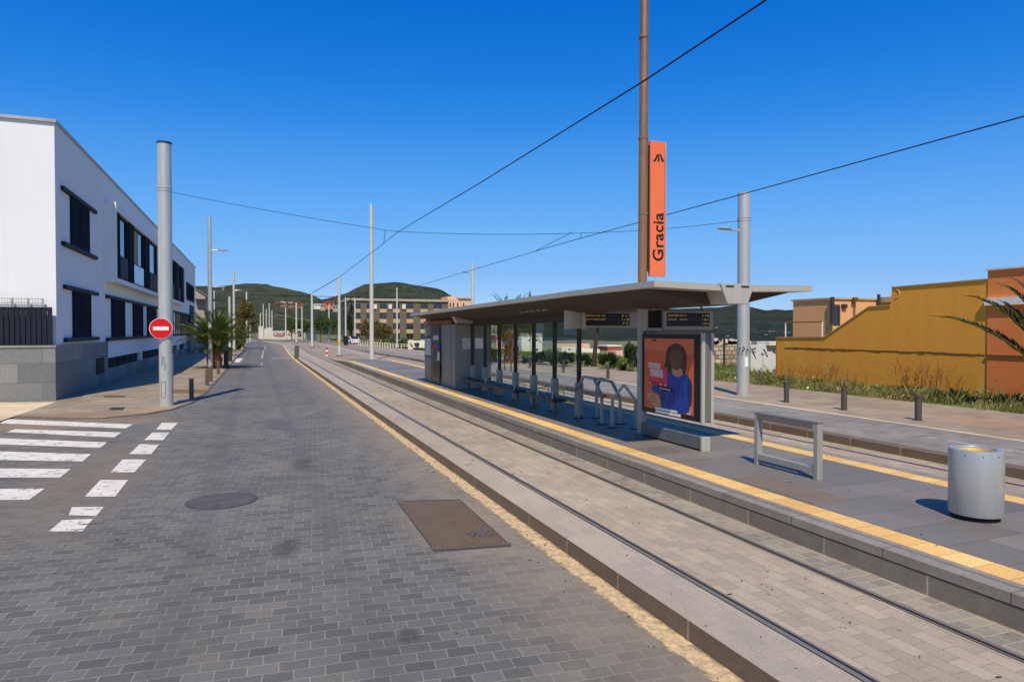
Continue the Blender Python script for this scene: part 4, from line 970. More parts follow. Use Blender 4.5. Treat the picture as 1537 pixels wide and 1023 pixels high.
d2, a, b = display('departure_display', 'departure display hanging right of the brown mast, above the poster', 12.3, 995, 1071, 464.5, 494.5, (1001, 1065, 469, 489.5), 11)
c = gY(972, 466, 12.35); mb = MB(); mb.box(c.x, a.x-.004, 12.36, 12.6, b.z+.04, a.z-.02); mb.build('side_panel', M['gap'], d2)
mb = MB(); mb.box(c.x-.05, c.x, 12.33, 12.6, b.z-.02, a.z+.01); mb.box(c.x, a.x-.004, 12.34, 12.6, b.z-.02, b.z+.035); mb.build('side_frame', M['steel'], d2)
a0, b0 = gY(975, 494.8, 12.34), gY(1062, 499.5, 12.34); mb = MB(); mb.box(a0.x, b0.x, 12.35, 12.5, b0.z, a0.z-.01); mb.build('lower_bar', M['steel_dk'], d2)
# poster light box beside the mast
lb = thing('poster_case', 'black framed advertising light box with an orange poster of a person in blue', 'poster case', (SX, 11.6, 1.0))
XF = 7.87
A, B = gX(963.5, 501, XF), gX(1052, 502, XF); zt, zb = A.z, gX(963.5, 616, XF).z
yl, yr = A.y, B.y
mb = MB(); mb.box(XF, 8.12, yr, yl, zb, zt); mb.build('case', M['black'], lb, bevel=.01)
il, ir, ib, it = yl-.12, yr+.2, zb+.1, zt-.09
def pu(u, v, k=0): return Vector((XF-.004-.0012*k, il+(ir-il)*u, ib+(it-ib)*v))
mats = ['p_orange', 'p_orange2', 'p_hair', 'p_face', 'p_skin', 'p_blue', 'p_navy', 'p_pink', 'p_pale', 'p_red', 'white', 'ink']
mb = MB()
def ply(m, pts, k):
    mb.cur = mats.index(m); mb.face([pu(min(1, max(0, u)), min(1, max(0, v)), k) for u, v in pts])
def smooth_poly(p, it=2):
    for _ in range(it):
        q = []
        for a, b in zip(p, p[1:]+p[:1]): q += [(a[0]*.75+b[0]*.25, a[1]*.75+b[1]*.25), (a[0]*.25+b[0]*.75, a[1]*.25+b[1]*.75)]
        p = q
    return p
def ply_s(m, pts, k): ply(m, smooth_poly(list(pts)), k)
def ell(m, cu_, cv, ru, rv, k, n=26): ply(m, [(cu_+ru*math.cos(2*math.pi*q/n), cv+rv*math.sin(2*math.pi*q/n)) for q in range(n)], k)
ply('p_orange', ((0, 0), (1, 0), (1, 1), (0, 1)), 0); ply('p_orange2', ((0, .84), (1, .8), (1, 1), (0, 1)), 1)
ply_s('p_hair', ((.6, .93), (.52, .9), (.47, .83), (.46, .72), (.42, .58), (.41, .5), (.5, .52), (.6, .5), (.8, .5), (.86, .58), (.87, .7), (.86, .82), (.8, .9), (.7, .945)), 2)
ply('p_skin', ((.58, .6), (.78, .6), (.8, .5), (.72, .46), (.6, .48)), 3)
ply_s('p_blue', ((.5, .56), (.6, .51), (.68, .485), (.76, .5), (.82, .545), (.9, .52), (.96, .44), (.97, .3), (.95, .1), (.9, 0), (.4, 0), (.35, .1), (.34, .22), (.17, .24), (.17, .33), (.33, .4), (.42, .52)), 4)
ply_s('p_navy', ((.9, .5), (.96, .44), (.97, .3), (.95, .1), (.92, .1), (.88, .3)), 5); ply_s('p_navy', ((.34, .22), (.5, .4), (.44, .2), (.4, .02), (.35, .1)), 5)
ell('p_face', .67, .74, .13, .16, 5); ply_s('p_hair', ((.56, .9), (.8, .9), (.82, .8), (.74, .85), (.6, .85), (.54, .78)), 6); [ply_s('p_hair', ((.5+.03*q_, .7), (.52+.03*q_, .7), (.5+.025*q_, .54), (.485+.025*q_, .54)), 6) for q_ in range(2)]; [ply_s('p_navy', ((.52+.09*q_, .1+.03*q_), (.535+.09*q_, .1+.03*q_), (.58+.07*q_, .36), (.56+.07*q_, .36)), 5) for q_ in range(4)]; ply('p_skin', ((.93, .1), (.98, .15), (.98, .02), (.9, .0)), 6)
ply_s('p_skin', ((.06, .2), (.14, .24), (.32, .2), (.37, .12), (.36, .03), (.3, 0), (.2, .05), (.08, .1)), 6)
for v_ in (.09, .13, .165): ply('p_face', ((.1, v_), (.26, v_+.004), (.26, v_+.012), (.1, v_+.008)), 7)
ply('p_pink', ((.09, .62), (.49, .6), (.5, .34), (.1, .36)), 6); ply('p_pale', ((.09, .66), (.36, .65), (.36, .57), (.09, .58)), 7); ply('p_red', ((.1, .4), (.5, .38), (.5, .33), (.1, .35)), 7)
ply('p_pale', ((.12, .57), (.4, .56), (.42, .45), (.14, .46)), 8)
ply('ink', ((.3, .335), (.6, .325), (.6, .275), (.3, .285)), 9)
for k in range(9): u = .33+.027*k; ply('white', ((u, .312-.001*k), (u+.016, .312-.001*k), (u+.016, .298-.001*k), (u, .298-.001*k)), 10)
for u in (.13, .36, .46): ell('white', u, .365 if u < .3 else .36, .015, .012, 10, 10)
ply('white', ((.25, .03), (.7, .03), (.7, -.0), (.25, -.0)), 9); ply('ink', ((.17, .985), (.26, .985), (.26, .965), (.17, .965)), 9)
for k in range(4): ply('white', ((.88+.02*k, .03), (.895+.02*k, .03), (.895+.02*k, .015), (.88+.02*k, .015)), 10)
mb.build('poster', [M[m] for m in mats], lb, fix=False)
mb = MB(); mb.box(XF-.012, XF-.0005, il-.75*(il-ir), il-.25*(il-ir), zb+.03, zb+.085); mb.build('white_strip', M['white'], lb)
for x0 in (XF-.005, 8.07): mb = MB(); mb.box(x0, x0+.065, yr-.06, yr-.002, zb-.02, zt+.03); mb.build('edge_post', M['alu'], lb, bevel=.006)
mb = MB(); mb.box(XF+.07, 8.06, yr-.03, yr-.002, zb+.02, zt); mb.build('end_panel', M['steel_dk'], lb)
mb = MB(); mb.box(7.86, 8.03, 10.47, 12.54, PZ+.03, PZ+.27); mb.build('base_beam', plain('beam_grey', S(104, 106, 110), .5, .1), lb, bevel=.01)
mb = MB(); mb.box(7.85, 8.04, 10.4, 10.465, PZ, PZ+.275); mb.build('beam_foot', M['alu'], lb, bevel=.008)
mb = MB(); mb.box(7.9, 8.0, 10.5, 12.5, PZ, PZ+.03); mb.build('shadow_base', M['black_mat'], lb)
# inner column of the case: hangs on the mast
mb = MB(); mb.box(SX-.04, SX+.04, 12.5, yl, 1.4, 1.5); mb.box(SX-.04, SX+.04, 12.5, yl, 2.3, 2.4); mb.build('bracket', M['steel_dk'], lb)
# leaning rails: two A-shaped frames
def frame_thing(pts_list, lab, feet):
    o = thing('leaning_rail', lab, 'leaning rail', (feet[0][0], feet[0][1], PZ))
    for pts in pts_list:
        mb = MB()
        for a, b in zip(pts, pts[1:]): mb.bar(a, b, .07, .06)
        mb.build('tube', M['steel'], o, bevel=.012)
    for f in feet: mb = MB(); mb.box(f[0]-.11, f[0]+.11, f[1]-.09, f[1]+.09, PZ, PZ+.018); mb.build('foot_plate', M['bollard_dk'], o)
    return o
f1, f2 = Vector((7.84, 13.77, PZ)), Vector((8.26, 13.42, PZ))
up = lambda p, z: Vector((p.x, p.y, z))
frame_thing([[f1, up(f1, 1.16), up((f1+f2)/2, 1.52), up(f2, 1.16), f2]], 'A shaped steel leaning frame nearest the mast', [f1, f2])
g1 = Vector((7.86, 14.32, PZ)); g2 = Vector((7.86, 15.55, PZ)); h1 = Vector((8.3, 14.2, PZ)); h2 = Vector((8.3, 15.4, PZ))
frame_thing([[g1, up(g1, 1.2), Vector((7.86, 14.72, 1.58)), Vector((7.86, 15.3, 1.6)), up(g2, 1.3), g2], [h1, up(h1, 1.14), Vector((8.3, 14.6, 1.5)), Vector((8.3, 15.2, 1.55)), up(h2, 1.25), h2], [Vector((7.9, 14.72, 1.58)), Vector((8.26, 14.6, 1.52))], [Vector((7.9, 15.3, 1.6)), Vector((8.26, 15.2, 1.54))]], 'flat topped steel leaning frame beside the last glass post', [g1, g2, h1, h2])
mb = MB(); mb.bar((7.66, 15.95, 1.26), (7.7, 13.95, 1.22), .06, .09); mb.bar((7.66, 15.6, 1.24), (7.9, 15.6, 1.24), .05, .05); mb.bar((7.7, 14.1, 1.22), (7.87, 14.1, 1.22), .05, .05)
single(mb, 'leaning_bar', M['steel_dk'], 'straight steel bar running across both leaning frames', 'leaning rail')
# steel frame barrier and bin
bf = thing('barrier_frame', 'rectangular steel frame barrier on the platform beside the brown cover', 'barrier', (8.05, 8.45, PZ))
for y in (9.12, 7.82): mb = MB(); mb.box(7.99, 8.1, y-.04, y+.04, PZ, PZ+.87); mb.build('leg', M['steel'], bf, bevel=.006)
mb = MB(); mb.box(7.985, 8.105, 7.775, 9.165, PZ+.871, PZ+.885); mb.box(7.985, 7.995, 7.87, 9.08, PZ+.78, PZ+.87); mb.build('top_rail', M['steel_dk'], bf)
mb = MB(); mb.box(8.0, 8.09, 7.861, 9.079, PZ+.09, PZ+.19); mb.build('bottom_rail', M['steel'], bf, bevel=.006)
bx_, by_ = 8.235, 5.55
bn = thing('litter_bin', 'oval silver litter bin with a yellow liner on the platform', 'bin', (bx_, by_, PZ))
MB().lathe(bx_, by_, [(.25, PZ), (.25, PZ+.07)], 40).build('foot', M['black_mat'], bn, smooth=True)
mb = MB(); mb.lathe(bx_, by_, [(.283, PZ+.06), (.288, PZ+.07), (.288, PZ+.835), (.283, PZ+.85), (.215, PZ+.85), (.21, PZ+.84), (.21, PZ+.78)], 56)
mb.f = mb.f[:-2]; mb.mi = mb.mi[:-2]; mb.build('body', M['bin'], bn, smooth=True, fix=False)
mb = MB(); mb.lathe(bx_, by_, [(.205, PZ+.3), (.206, PZ+.825), (.198, PZ+.815), (.195, PZ+.5), (.01, PZ+.45)], 40, 1, 1); mb.build('liner', M['bag'], bn, smooth=True)
mb = MB()
for k in range(10): an = k*.63+.2; mb.lathe(bx_+.2886*math.cos(an), by_+.2886*math.sin(an), [(.007, PZ+.79), (.007, PZ+.804)], 8)
mb.build('rivet', M['steel_dk'], bn)

# ------------------------------------------------------------------ bollards
def bollard_proto(nm, r, h, mat, loc, lab, grp, square=False):
    o = thing(nm, lab, 'bollard', (0, 0, 0), grp)
    if square: MB().box(-r, r, -r, r, 0, h-.02).build('shaft', mat, o, bevel=.012); MB().box(-r*1.08, r*1.08, -r*1.08, r*1.08, h-.02, h).build('cap', mat, o, bevel=.006)
    else:
        MB().tube([(0, 0, 0), (0, 0, h-.1)], r, 20).build('shaft', mat, o, smooth=True)
        MB().lathe(0, 0, [(r*.9, h-.1), (r*.9, h-.085), (r*1.03, h-.083), (r*1.03, h-.01), (r*.8, h)], 20).build('cap', mat, o, smooth=True)
        MB().lathe(0, 0, [(r*1.5, 0), (r*1.5, .008)], 20).build('base_plate', M['bollard_dk'], o)
    o.location = loc
    return o
GB = 'bollards along the far sidewalk'
pr = bollard_proto('bollard', .085, .7, M['bollard'], (16.72, 12.83, FZ), 'dark round bollard nearest the palm, in front of the ochre wall', GB)
for (x, y), lab in (((16.76, 15.3), 'dark round bollard in the middle of the three before the ochre wall'), ((16.72, 17.62), 'dark round bollard below the left end of the ochre wall'),
        ((16.6, 29.6), 'thin dark bollard seen between the last glass post and the mast'), ((16.5, 34.6), 'dark bollard seen through the last glass pane of the shelter'), ((16.5, 39.6), 'dark bollard seen through the middle glass panes'), ((16.5, 25.2), 'dark bollard seen behind the leaning frames')):
    dup(pr, (x, y, FZ), lab, GB)
GL = 'bollards along the left sidewalk kerb'
pl = bollard_proto('bollard', .085, .8, M['bollard_l'], (-2.42, 29.75, .035), 'brown square bollard nearest the thick silver pole on the left', GL, True)
for (px, py), lab in (((311, 578), 'brown square bollard second from the thick silver pole'), ((316.8, 572), 'brown square bollard third from the thick silver pole, at the lamp foot'), ((327.7, 561), 'brown square bollard in front of the left palm trunk')):
    p = gz(px, py, .04); dup(pl, tuple(p), lab, GL)
pd = bollard_proto('bollard', .16, 1.25, M['bollard_dk'], (0, 0, 0), 'thick dark bollard right of the left palm, nearer of the pair', GL)
p = gz(339.5, 551.5, .045); pd.location = p
p = gz(345.3, 542.5, .05); dup(pd, tuple(p), 'thick dark bollard right of the left palm, farther of the pair', GL)
p = gz(445.5, 538, .1); o = bollard_proto('bollard', .2, 1.2, M['bollard_l'], (p.x, p.y, .1), 'brown post standing alone beside the near track at the platform end', None, True)
p = gz(490.5, 535, .06); o = thing('marker_post', 'small red and white striped marker post between the two tracks', 'marker post', tuple(p))
for k in range(4): MB().tube([(p.x, p.y, .06+.24*k), (p.x, p.y, .06+.24*(k+1)-.001)], .1, 12).build('band', M['red'] if k % 2 else M['white'], o, smooth=True)
# bike loop behind the glass
bl = MB(); p = gz(759, 556, FZ); bl.tube([(p.x, p.y-.9, FZ), (p.x, p.y-.9, FZ+.7), (p.x, p.y-.6, FZ+1.0), (p.x, p.y-.1, FZ+1.0), (p.x, p.y+.2, FZ+.7), (p.x, p.y+.2, FZ)], .05, 8)
single(bl, 'bike_stand', M['bollard_dk'], 'dark looped bicycle stand on the far sidewalk behind the glass', 'bike stand', smooth=True)

# ------------------------------------------------------------------ overhead wires
def sagline(a, b, sag, n=24): return [a.lerp(b, k/n)-Vector((0, 0, sag*4*(k/n)*(1-k/n))) for k in range(n+1)]
def wire(nm, pts, r, lab, grp='overhead tram wires'):
    return single(MB().tube(pts, r, 6), nm, M['black_mat'], lab, 'wire', grp)
NA, NB = 4.95, 11.28
yspan = 25.2
sA = gX(604, 338, NA); 
pa = [Vector((NA, -12, 6.25)), Vector((NA, 5.5, 6.21)), Vector((NA, 7.8, 6.18)), Vector((NA, 15, 6.25)), Vector((NA, 24.3, 6.42)), Vector((NA, 34, 6.25)), Vector((NA, 42.8, 6.12)), Vector((NA+xo(68), 68.4, 6.3)), Vector((NA+xo(104), 104, 6.2)), Vector((NA+xo(150), 150, 6.1))]
wire('contact_wire', pa, .011, 'black contact wire over the near track, crossing the brown mast')
pb = [Vector((NB, -12, 6.2)), Vector((NB, 6.9, 6.15)), Vector((NB, 13.3, 6.16)), Vector((NB, 24, 6.2)), Vector((NB, 46, 6.08)), Vector((NB+xo(68), 68, 6.2)), Vector((NB+xo(104), 104, 6.15)), Vector((NB+xo(150), 150, 6.1))]
wire('contact_wire', pb, .012, 'black contact wire over the far track, passing in front of the lamp pole top')
e1 = Vector((P1.x+.24, P1.y, gY(257, 288.5, P1.y).z)); e2 = Vector((P2.x-.23, P2.y, gY(1112, 331.5, P2.y).z))
k1 = gY(604, 337, 25.4); k2 = gY(852, 349, 23.0)
k1 = Vector((NA, 25.5, gX(604, 337, NA).z)); t1 = (NB-e1.x)/(e2.x-e1.x); k2 = Vector((NB, e1.y+(e2.y-e1.y)*t1, gY(852, 348.5, e1.y+(e2.y-e1.y)*t1).z))
span = sagline(e1, k1, .05, 8)[:-1]+sagline(k1, k2, .08, 8)[:-1]+sagline(k2, e2, .08, 8)
wire('span_wire', span, .009, 'thin span wire slung between the two thick silver poles')
mb = MB(); mb.tube([k1, (NA, 24.4, 6.42)], .01, 5); mb.tube([k1+Vector((-.3, 0, .01)), (NA, 27.5, 6.38)], .01, 5); single(mb, 'dropper_wire', M['black_mat'], 'short dropper holding the near contact wire under the span wire', 'wire')
mb = MB(); mb.tube([k2, (NB, 22.2, 6.2)], .01, 5); mb.tube([k2+Vector((-.4, 0, .01)), (NB, 26.5, 6.19)], .01, 5); single(mb, 'dropper_wire', M['black_mat'], 'short dropper holding the far contact wire under the span wire', 'wire')
zz = PCz-.3
wire('cross_arm_wire', [Vector((PC.x-9, PC.y, zz)), Vector((PC.x+6, PC.y, zz-.1)), Vector((PC.x+15, PC.y, zz-.1))], .05, 'level cross wire at the slim pole left of the yellow banded one')
wire('stay_wire', [Vector((PB.x, PB.y, PBz-.4)), Vector((NA+xo(68), PB.y, 6.3))], .02, 'short stay wire from the yellow banded pole to the near contact wire')

# ------------------------------------------------------------------ buildings on the right
OX = 24.42
def OW(px, py, X=OX): p = gX(px, py, X); return Vector((X, p.y, p.z))
oc = thing('ochre_wall', 'tall ochre yellow rendered wall with a sloping stepped top edge', 'wall', (OX, 21, 0))
outl = [OW(1165, 507), OW(1238, 506.5), OW(1305, 461), OW(1337, 459), OW(1338.5, 432), OW(1482, 420)]
outl = [Vector((OX, outl[0].y, -.5))]+outl+[Vector((OX, outl[-1].y, -.5))]
MB().prism(outl, (.9, 0, 0)).build('wall', M['ochre'], oc)
mb = MB()
for a, b in zip(outl[1:-2], outl[2:-1]):
    if abs(a.y-b.y) > .05:
        d = (b-a).normalized(); nz = Vector((0, -d.z, d.y)); nz = nz if nz.z > 0 else -nz
        mb.prism([a+Vector((-.04, 0, 0)), b+Vector((-.04, 0, 0)), b+nz*.05+Vector((-.04, 0, 0)), a+nz*.05+Vector((-.04, 0, 0))], (.98, 0, 0))
mb.build('coping', plain('wall_coping', S(186, 150, 96), .9), oc)
random.seed(4); mb = MB(); a, b = OW(1178, 521), OW(1478, 532)
n = 34
for k in range(n):
    p, q = a.lerp(b, k/n), a.lerp(b, (k+1)/n); h = random.uniform(.03, .06); dz = random.uniform(-.015, .015)
    mb.box(OX-random.uniform(.008, .022), OX-.001, q.y, p.y, p.z-h+dz, p.z+h*.4+dz)
mb.build('ledge', M['moss'], oc)
mb = MB(); c = OW(1345, 437)
for k in range(5): mb.tube([(OX-.012, c.y+.16*math.cos(.9*k+.4*j), c.z+.14*math.sin(.9*k+.4*j)-.03*k) for j in range(4)], .018, 4)
mb.build('pale_mark', M['beige'], oc)
mb = MB(); mb.tube([OW(1167, 507)+Vector((-.05, 0, -.2)), OW(1167, 568)+Vector((-.05, 0, .1))], .04, 8); mb.build('drain_pipe', plain('ochre_pipe', S(150, 106, 40), .8), oc)
# terracotta building
tb = thing('terracotta_building', 'terracotta orange building with a white canopy slab at the right edge', 'building', (OX, 13, 0))
ye_, zt_ = OW(1483.5, 406).y, OW(1483.5, 406).z
mb = MB(); mb.box(OX-.03, OX+9, -6, ye_, -.5, zt_); mb.build('wall', M['terra'], tb)
mb = MB(); mb.box(OX-.1, OX+9.05, -6, ye_+.06, zt_, zt_+.06); mb.build('coping', M['house_w'], tb)
q1 = gX(1477, 447.5, OX-.14); mb = MB(); mb.box(OX-.14, OX-.031, 6, q1.y, q1.z-.26, q1.z); mb.build('canopy', M['white'], tb)
zz_ = OW(1500, 533).z; mb = MB(); mb.box(OX-.07, OX-.031, 4, ye_, zz_-.04, zz_+.02); mb.build('ledge', M['moss'], tb)
# peach house behind the wall
ph = thing('peach_house', 'peach coloured flat roofed house rising behind the ochre wall', 'house', (30, 30, 0))
hx = 30.0; ck = gX(1249, 449, hx); yk = ck.y; zt_ = ck.z; yl_ = gX(1190.5, 452, hx).y
MB().box(hx, hx+11, yk, yl_, -.8, zt_).build('wall', M['beige'], ph)
mb = MB(); mb.box(hx-.08, hx+11.08, yk-.08, yl_+.08, zt_, zt_+.1); mb.build('coping', plain('peach_coping', S(206, 160, 118), .9), ph)
a, b = gY(1250.5, 460, yk), gY(1258, 488, yk); mb = MB(); mb.box(a.x, b.x, yk-.03, yk-.001, b.z, a.z); wn = mb.build('window', M['win_glass'], ph)
mb = MB(); mb.box(b.x+.01, b.x+.09, yk-.06, yk-.001, b.z, a.z+.1); mb.box(a.x, b.x, yk-.06, yk-.031, a.z, a.z+.12); mb.build('frame', M['bollard'], wn)
for px, pt, pb_, r_ in ((1249.6, 445.5, 487, .11), (1283, 451, 480, .035), (1319, 441.5, 463, .09)):
    a, b = gY(px, pt, yk-.14), gY(px, pb_, yk-.14); mb = MB(); mb.tube([b, a], r_, 10)
    if r_ < .06: mb.box(a.x-.16, a.x+.16, a.y-.1, a.y+.02, a.z-.05, a.z+.18)
    mb.build('pipe', M['bollard_dk'] if r_ > .06 else M['moss'], ph)
p = gY(1267, 459, yk-.06); mb = MB(); mb.box(p.x-.16, p.x+.16, yk-.15, yk-.001, p.z-.12, p.z+.1); mb.build('wall_lamp', M['bollard_dk'], ph)
a = gY(1337, 446, yk-.3); mb = MB(); mb.box(a.x-.6, a.x+3, yk-1.2, yk-.001, a.z-.3, a.z); mb.build('canopy', M['apt_lt'], ph)
rg = thing('roof_railing', 'thin metal railing on the low end of the ochre wall', 'railing', (OX+.5, 25, 2.4))
a, b = OW(1179, 506.5, OX+.4), OW(1234, 506.5, OX+.4); zt_ = OW(1179, 483.5, OX+.4).z
for p in (a, b): MB().tube([(OX+.4, p.y, 2.35), (OX+.4, p.y, zt_)], .03, 8).build('post', M['house_w'], rg)
MB().tube([(OX+.4, a.y, zt_), (OX+.4, b.y, zt_)], .03, 8).build('rail', M['moss'], rg)
# low white wall and rubble wall farther off
gw = thing('graffiti_shed', 'low white shed with dark graffiti beside the ochre wall', 'shed', (31, 38, 0))
Yg = 36.5; a, b = gY(1127, 518, Yg), gY(1168, 544, Yg)
MB().box(a.x, b.x+4, Yg, Yg+.9, -.9, a.z).build('wall', plain('shed_white', S(206, 208, 212), .85, var=.05), gw)
a2, b2 = gY(1150, 513.5, Yg), gY(1170, 518, Yg); MB().box(a2.x, b2.x+2, Yg-.3, Yg+.9, b2.z+.01, a2.z+.05).build('roof_slab', M['house_w'], gw)
random.seed(12); mb = MB()
for k in range(12):
    px, py = random.uniform(1129, 1162), random.uniform(520, 534)-(0)
    pts = [gY(px, py, Yg-.02)]
    for j in range(3): pts.append(pts[-1]+Vector((random.uniform(-.12, .16), 0, random.uniform(-.14, .14))))
    mb.tube(pts, random.uniform(.015, .04), 5)
mb.build('graffiti', M['graf'], gw)
mb = MB(); Yr = 50; a, b = gY(1062, 517, Yr), gY(1126, 547, Yr); mb.box(a.x-1, b.x, Yr, Yr+.7, -1.2, a.z)
rb = thing('rubble_wall', 'rough brown and white rubble stone wall beyond the grass', 'wall', (a.x, Yr, -1)); mb.build('wall', M['rubble'], rb)
random.seed(3); mb = MB()
for k in range(34):
    x = random.uniform(a.x-.8, b.x); s_ = random.uniform(.2, .55); mb.box(-s_, s_, -.25, .25, -s_*.5, s_*.5, Matrix.Translation((x, Yr+.3, a.z+random.uniform(-.15, .2))) @ Matrix.Rotation(random.uniform(-.5, .5), 4, 'Y'))
mb.build('loose_stones', plain('pale_rubble', S(206, 192, 174), .95, var=.2), rb)
for px, lab in ((1087, 'dark wooden post in front of the rubble wall'), (1068, 'thin pole beside the poster case in front of the rubble wall')):
    p = gY(px, 546, 47); q = gY(px, 505 if px > 1080 else 470, 47); single(MB().tube([p-Vector((0, 0, .5)), q], .1 if px > 1080 else .05, 8), 'fence_post', M['bollard_dk'], lab, 'post')
p1, p2 = gY(1062, 523, 46.8), gY(1128, 529, 46.8)
single(MB().tube([gY(1062, 551, 44), gY(1170, 561, 30)], .05, 6), 'low_rail', plain('pale_rail', S(170, 166, 150), .8), 'low pale rail lying along the edge of the grass', 'rail')
# things seen through the shelter glass
def box_house(px0, px1, pt, pb_, Y, dep, lab, mat='house_w', wins=(), nm='house', roofm=None, grp=None):
    a, b = gY(px0, pt, Y), gY(px1, pb_, Y); zb_ = min(b.z, fz(a.x)-.3) if Y < 220 else b.z-2
    o = thing(nm, lab, 'house', (a.x, Y, zb_), grp)
    MB().box(a.x, b.x, Y, Y+dep, zb_, a.z).build('wall', M[mat], o)
    if roofm: MB().box(a.x-.2, b.x+.2, Y-.2, Y+dep+.2, a.z+.002, a.z+.35).build('roof', M[roofm], o)
    for (u0, u1, v0, v1) in wins:
        MB().box(a.x+(b.x-a.x)*u0, a.x+(b.x-a.x)*u1, Y-.05, Y-.001, b.z+(a.z-b.z)*v0, b.z+(a.z-b.z)*v1).build('window', M['win_glass'], o)
    return o
box_house(783, 814, 506, 527, 95, 6, 'plain white house seen through the middle glass panes', wins=((.34, .4, .75, .85), (.68, .76, .75, .85), (.7, .78, .05, .2)))
box_house(790, 814, 500, 507, 99, 5, 'grey roof storey behind the plain white house', 'grey_house')
box_house(745, 763, 508, 525, 120, 7, 'pale house with a reddish roof left of the palm trunk', 'apt_pink', roofm='house_r')
box_house(730, 746, 486, 528, 130, 12, 'tall pale grey block seen through the first glass pane', 'grey_house', wins=((.3, .5, .7, .8), (.6, .8, .7, .8), (.3, .5, .5, .6), (.6, .8, .5, .6)))
box_house(843, 864, 521, 527, 105, 3, 'long low white shed on the green slope', wins=((.5, .6, .3, .7),))
box_house(836, 885, 516, 519, 170, 4, 'low row of pale houses above the green slope', 'apt_pink')
box_house(912, 932, 520, 525, 150, 5, 'small red roofed house left of the tall dark bush', 'house_r', roofm='house_w')
box_house(925, 945, 527, 533, 90, 3, 'low pale wall house behind the tall dark bush', 'apt_pink')
box_house(872, 900, 524, 530, 120, 4, 'pale flat house behind the dark tree trunk', 'house_w')

# ------------------------------------------------------------------ vegetation
def leaf_quad(mb, c, s, nrm, asp=.55):
    u = nrm.orthogonal().normalized(); u.rotate(Matrix.Rotation(random.uniform(0, 6.28), 3, nrm)); v = nrm.cross(u)
    a = c+u*s; b = c-u*s
    mb.v += [tuple(a), tuple(c+v*s*asp), tuple(b), tuple(c-v*s*asp)]; i = len(mb.v); mb.f.append((i-4, i-3, i-2, i-1)); mb.mi.append(mb.cur)
def rnd(): 
    z = random.uniform(-1, 1); a = random.uniform(0, 6.2832); r = math.sqrt(1-z*z); return Vector((r*math.cos(a), r*math.sin(a), z))
def crown(mb, cx, cy_, cz, rx, ry, rz, n, leaf, clumps=14, fill=.42):
    cs = []
    for k in range(clumps):
        d = rnd(); rr = random.uniform(.45, .85); cs.append((Vector((cx+d.x*rx*rr, cy_+d.y*ry*rr, cz+d.z*rz*rr)), random.uniform(.28, .5)))
    for k in range(n):
        c, q = random.choice(cs); d = rnd()*random.uniform(.55, 1.0)*q
        p = c+Vector((d.x*rx, d.y*ry, d.z*rz)); nn = (rnd()+Vector((0, 0, .5))).normalized()
        leaf_quad(mb, p, leaf*random.uniform(.6, 1.3), nn)
def tree_proto(nm, lab, cat, h, cr, mat, n, leaf, trunk=.16, th=.4, clumps=14, seed=1, lean=0):
    random.seed(seed)
    o = thing(nm, lab, cat, (0, 0, 0))
    tp_ = MB(); tz_ = h*th
    if trunk:
        tp_.tube([(0, 0, -.3), (lean*.3, .05, tz_*.5), (lean, 0, tz_), (lean, 0, tz_+h*.2)], [trunk*1.25, trunk, trunk*.8, trunk*.3], 8)
        for k in range(5): d = rnd(); d.z = abs(d.z)+.5; tp_.tube([(lean*.8, 0, tz_*.85), Vector((lean, 0, tz_))+d*cr*.75], [trunk*.5, trunk*.15], 6)
        tp_.build('trunk', M['bark'], o, smooth=True)
    mb = MB(); crown(mb, lean, 0, tz_+(h-tz_)*.5, cr, cr, (h-tz_)*.5, n, leaf, clumps); mb.build('crown', M[mat], o, fix=False)
    return o
TR = {}
TR['a'] = tree_proto('tree', 'x', 'tree', 6.0, 2.6, 'leaf_a', 2600, .2, .18, .32, 18, 3)
TR['b'] = tree_proto('tree', 'x', 'tree', 6.0, 3.2, 'leaf_b', 2600, .2, .2, .2, 18, 4)
TR['c'] = tree_proto('conifer_tree', 'x', 'tree', 9.0, 1.5, 'leaf_c', 2400, .2, .15, .1, 22, 5)
TR['h'] = tree_proto('bush', 'x', 'bush', 2.0, 1.5, 'leaf_c', 1700, .13, .05, .05, 14, 6)
TR['g'] = tree_proto('bush', 'x', 'bush', 2.0, 1.6, 'leaf_a', 1700, .13, .05, .05, 14, 8)
HT = dict(a=(6, 2.6), b=(6, 3.2), c=(9, 1.5), h=(2, 1.5), g=(2, 1.6))
used = set()
def place(kind, px, pt, pb_, z, lab, Y=None, wpx=None, grp=None):
    p = gz(px, pb_, z) if Y is None else gY(px, pb_, Y)
    zt_ = gY(px, pt, p.y).z; h0, r0 = HT[kind]; s_ = (zt_-z)/h0
    dep = (Vector((p.x, p.y, CH))-CP).dot(DV); sr = s_ if wpx is None else wpx/F*dep/(2*r0)
    loc = (p.x, p.y, z)
    if kind not in used:
        used.add(kind); o = TR[kind]; o.location = loc; o['label'] = lab; o.scale = (sr, sr, s_)
        if grp: o['group'] = grp
    else: o = dup(TR[kind], loc, lab, grp, random.uniform(0, 6.28), (sr, sr, s_))
    return o
random.seed(21)
G1 = 'trees along the end of the street'
place('b', 366, 445, 503, 0, 'large olive brown tree on the left behind the palm', 105, 40, G1)
place('b', 352, 470, 505, 0, 'lower olive tree between the palm and the large olive brown tree', 92, 30, G1)
place('a', 438, 477, 507, 0, 'small green tree left of the round bright tree', 190, 26, G1)
place('a', 481, 473, 509, 0, 'round bright green tree on a slim trunk at the end of the tracks', 150, 30, G1)
place('a', 455, 480, 508, 0, 'small green tree beside the graffiti covered wall end', 200, 22, G1)
place('c', 526, 446, 510, 0, 'tall dark conifer left of the brown apartment block', 150, 11, G1)
place('c', 519, 452, 510, 0, 'dark conifer just left of the tallest conifer', 160, 8, G1)
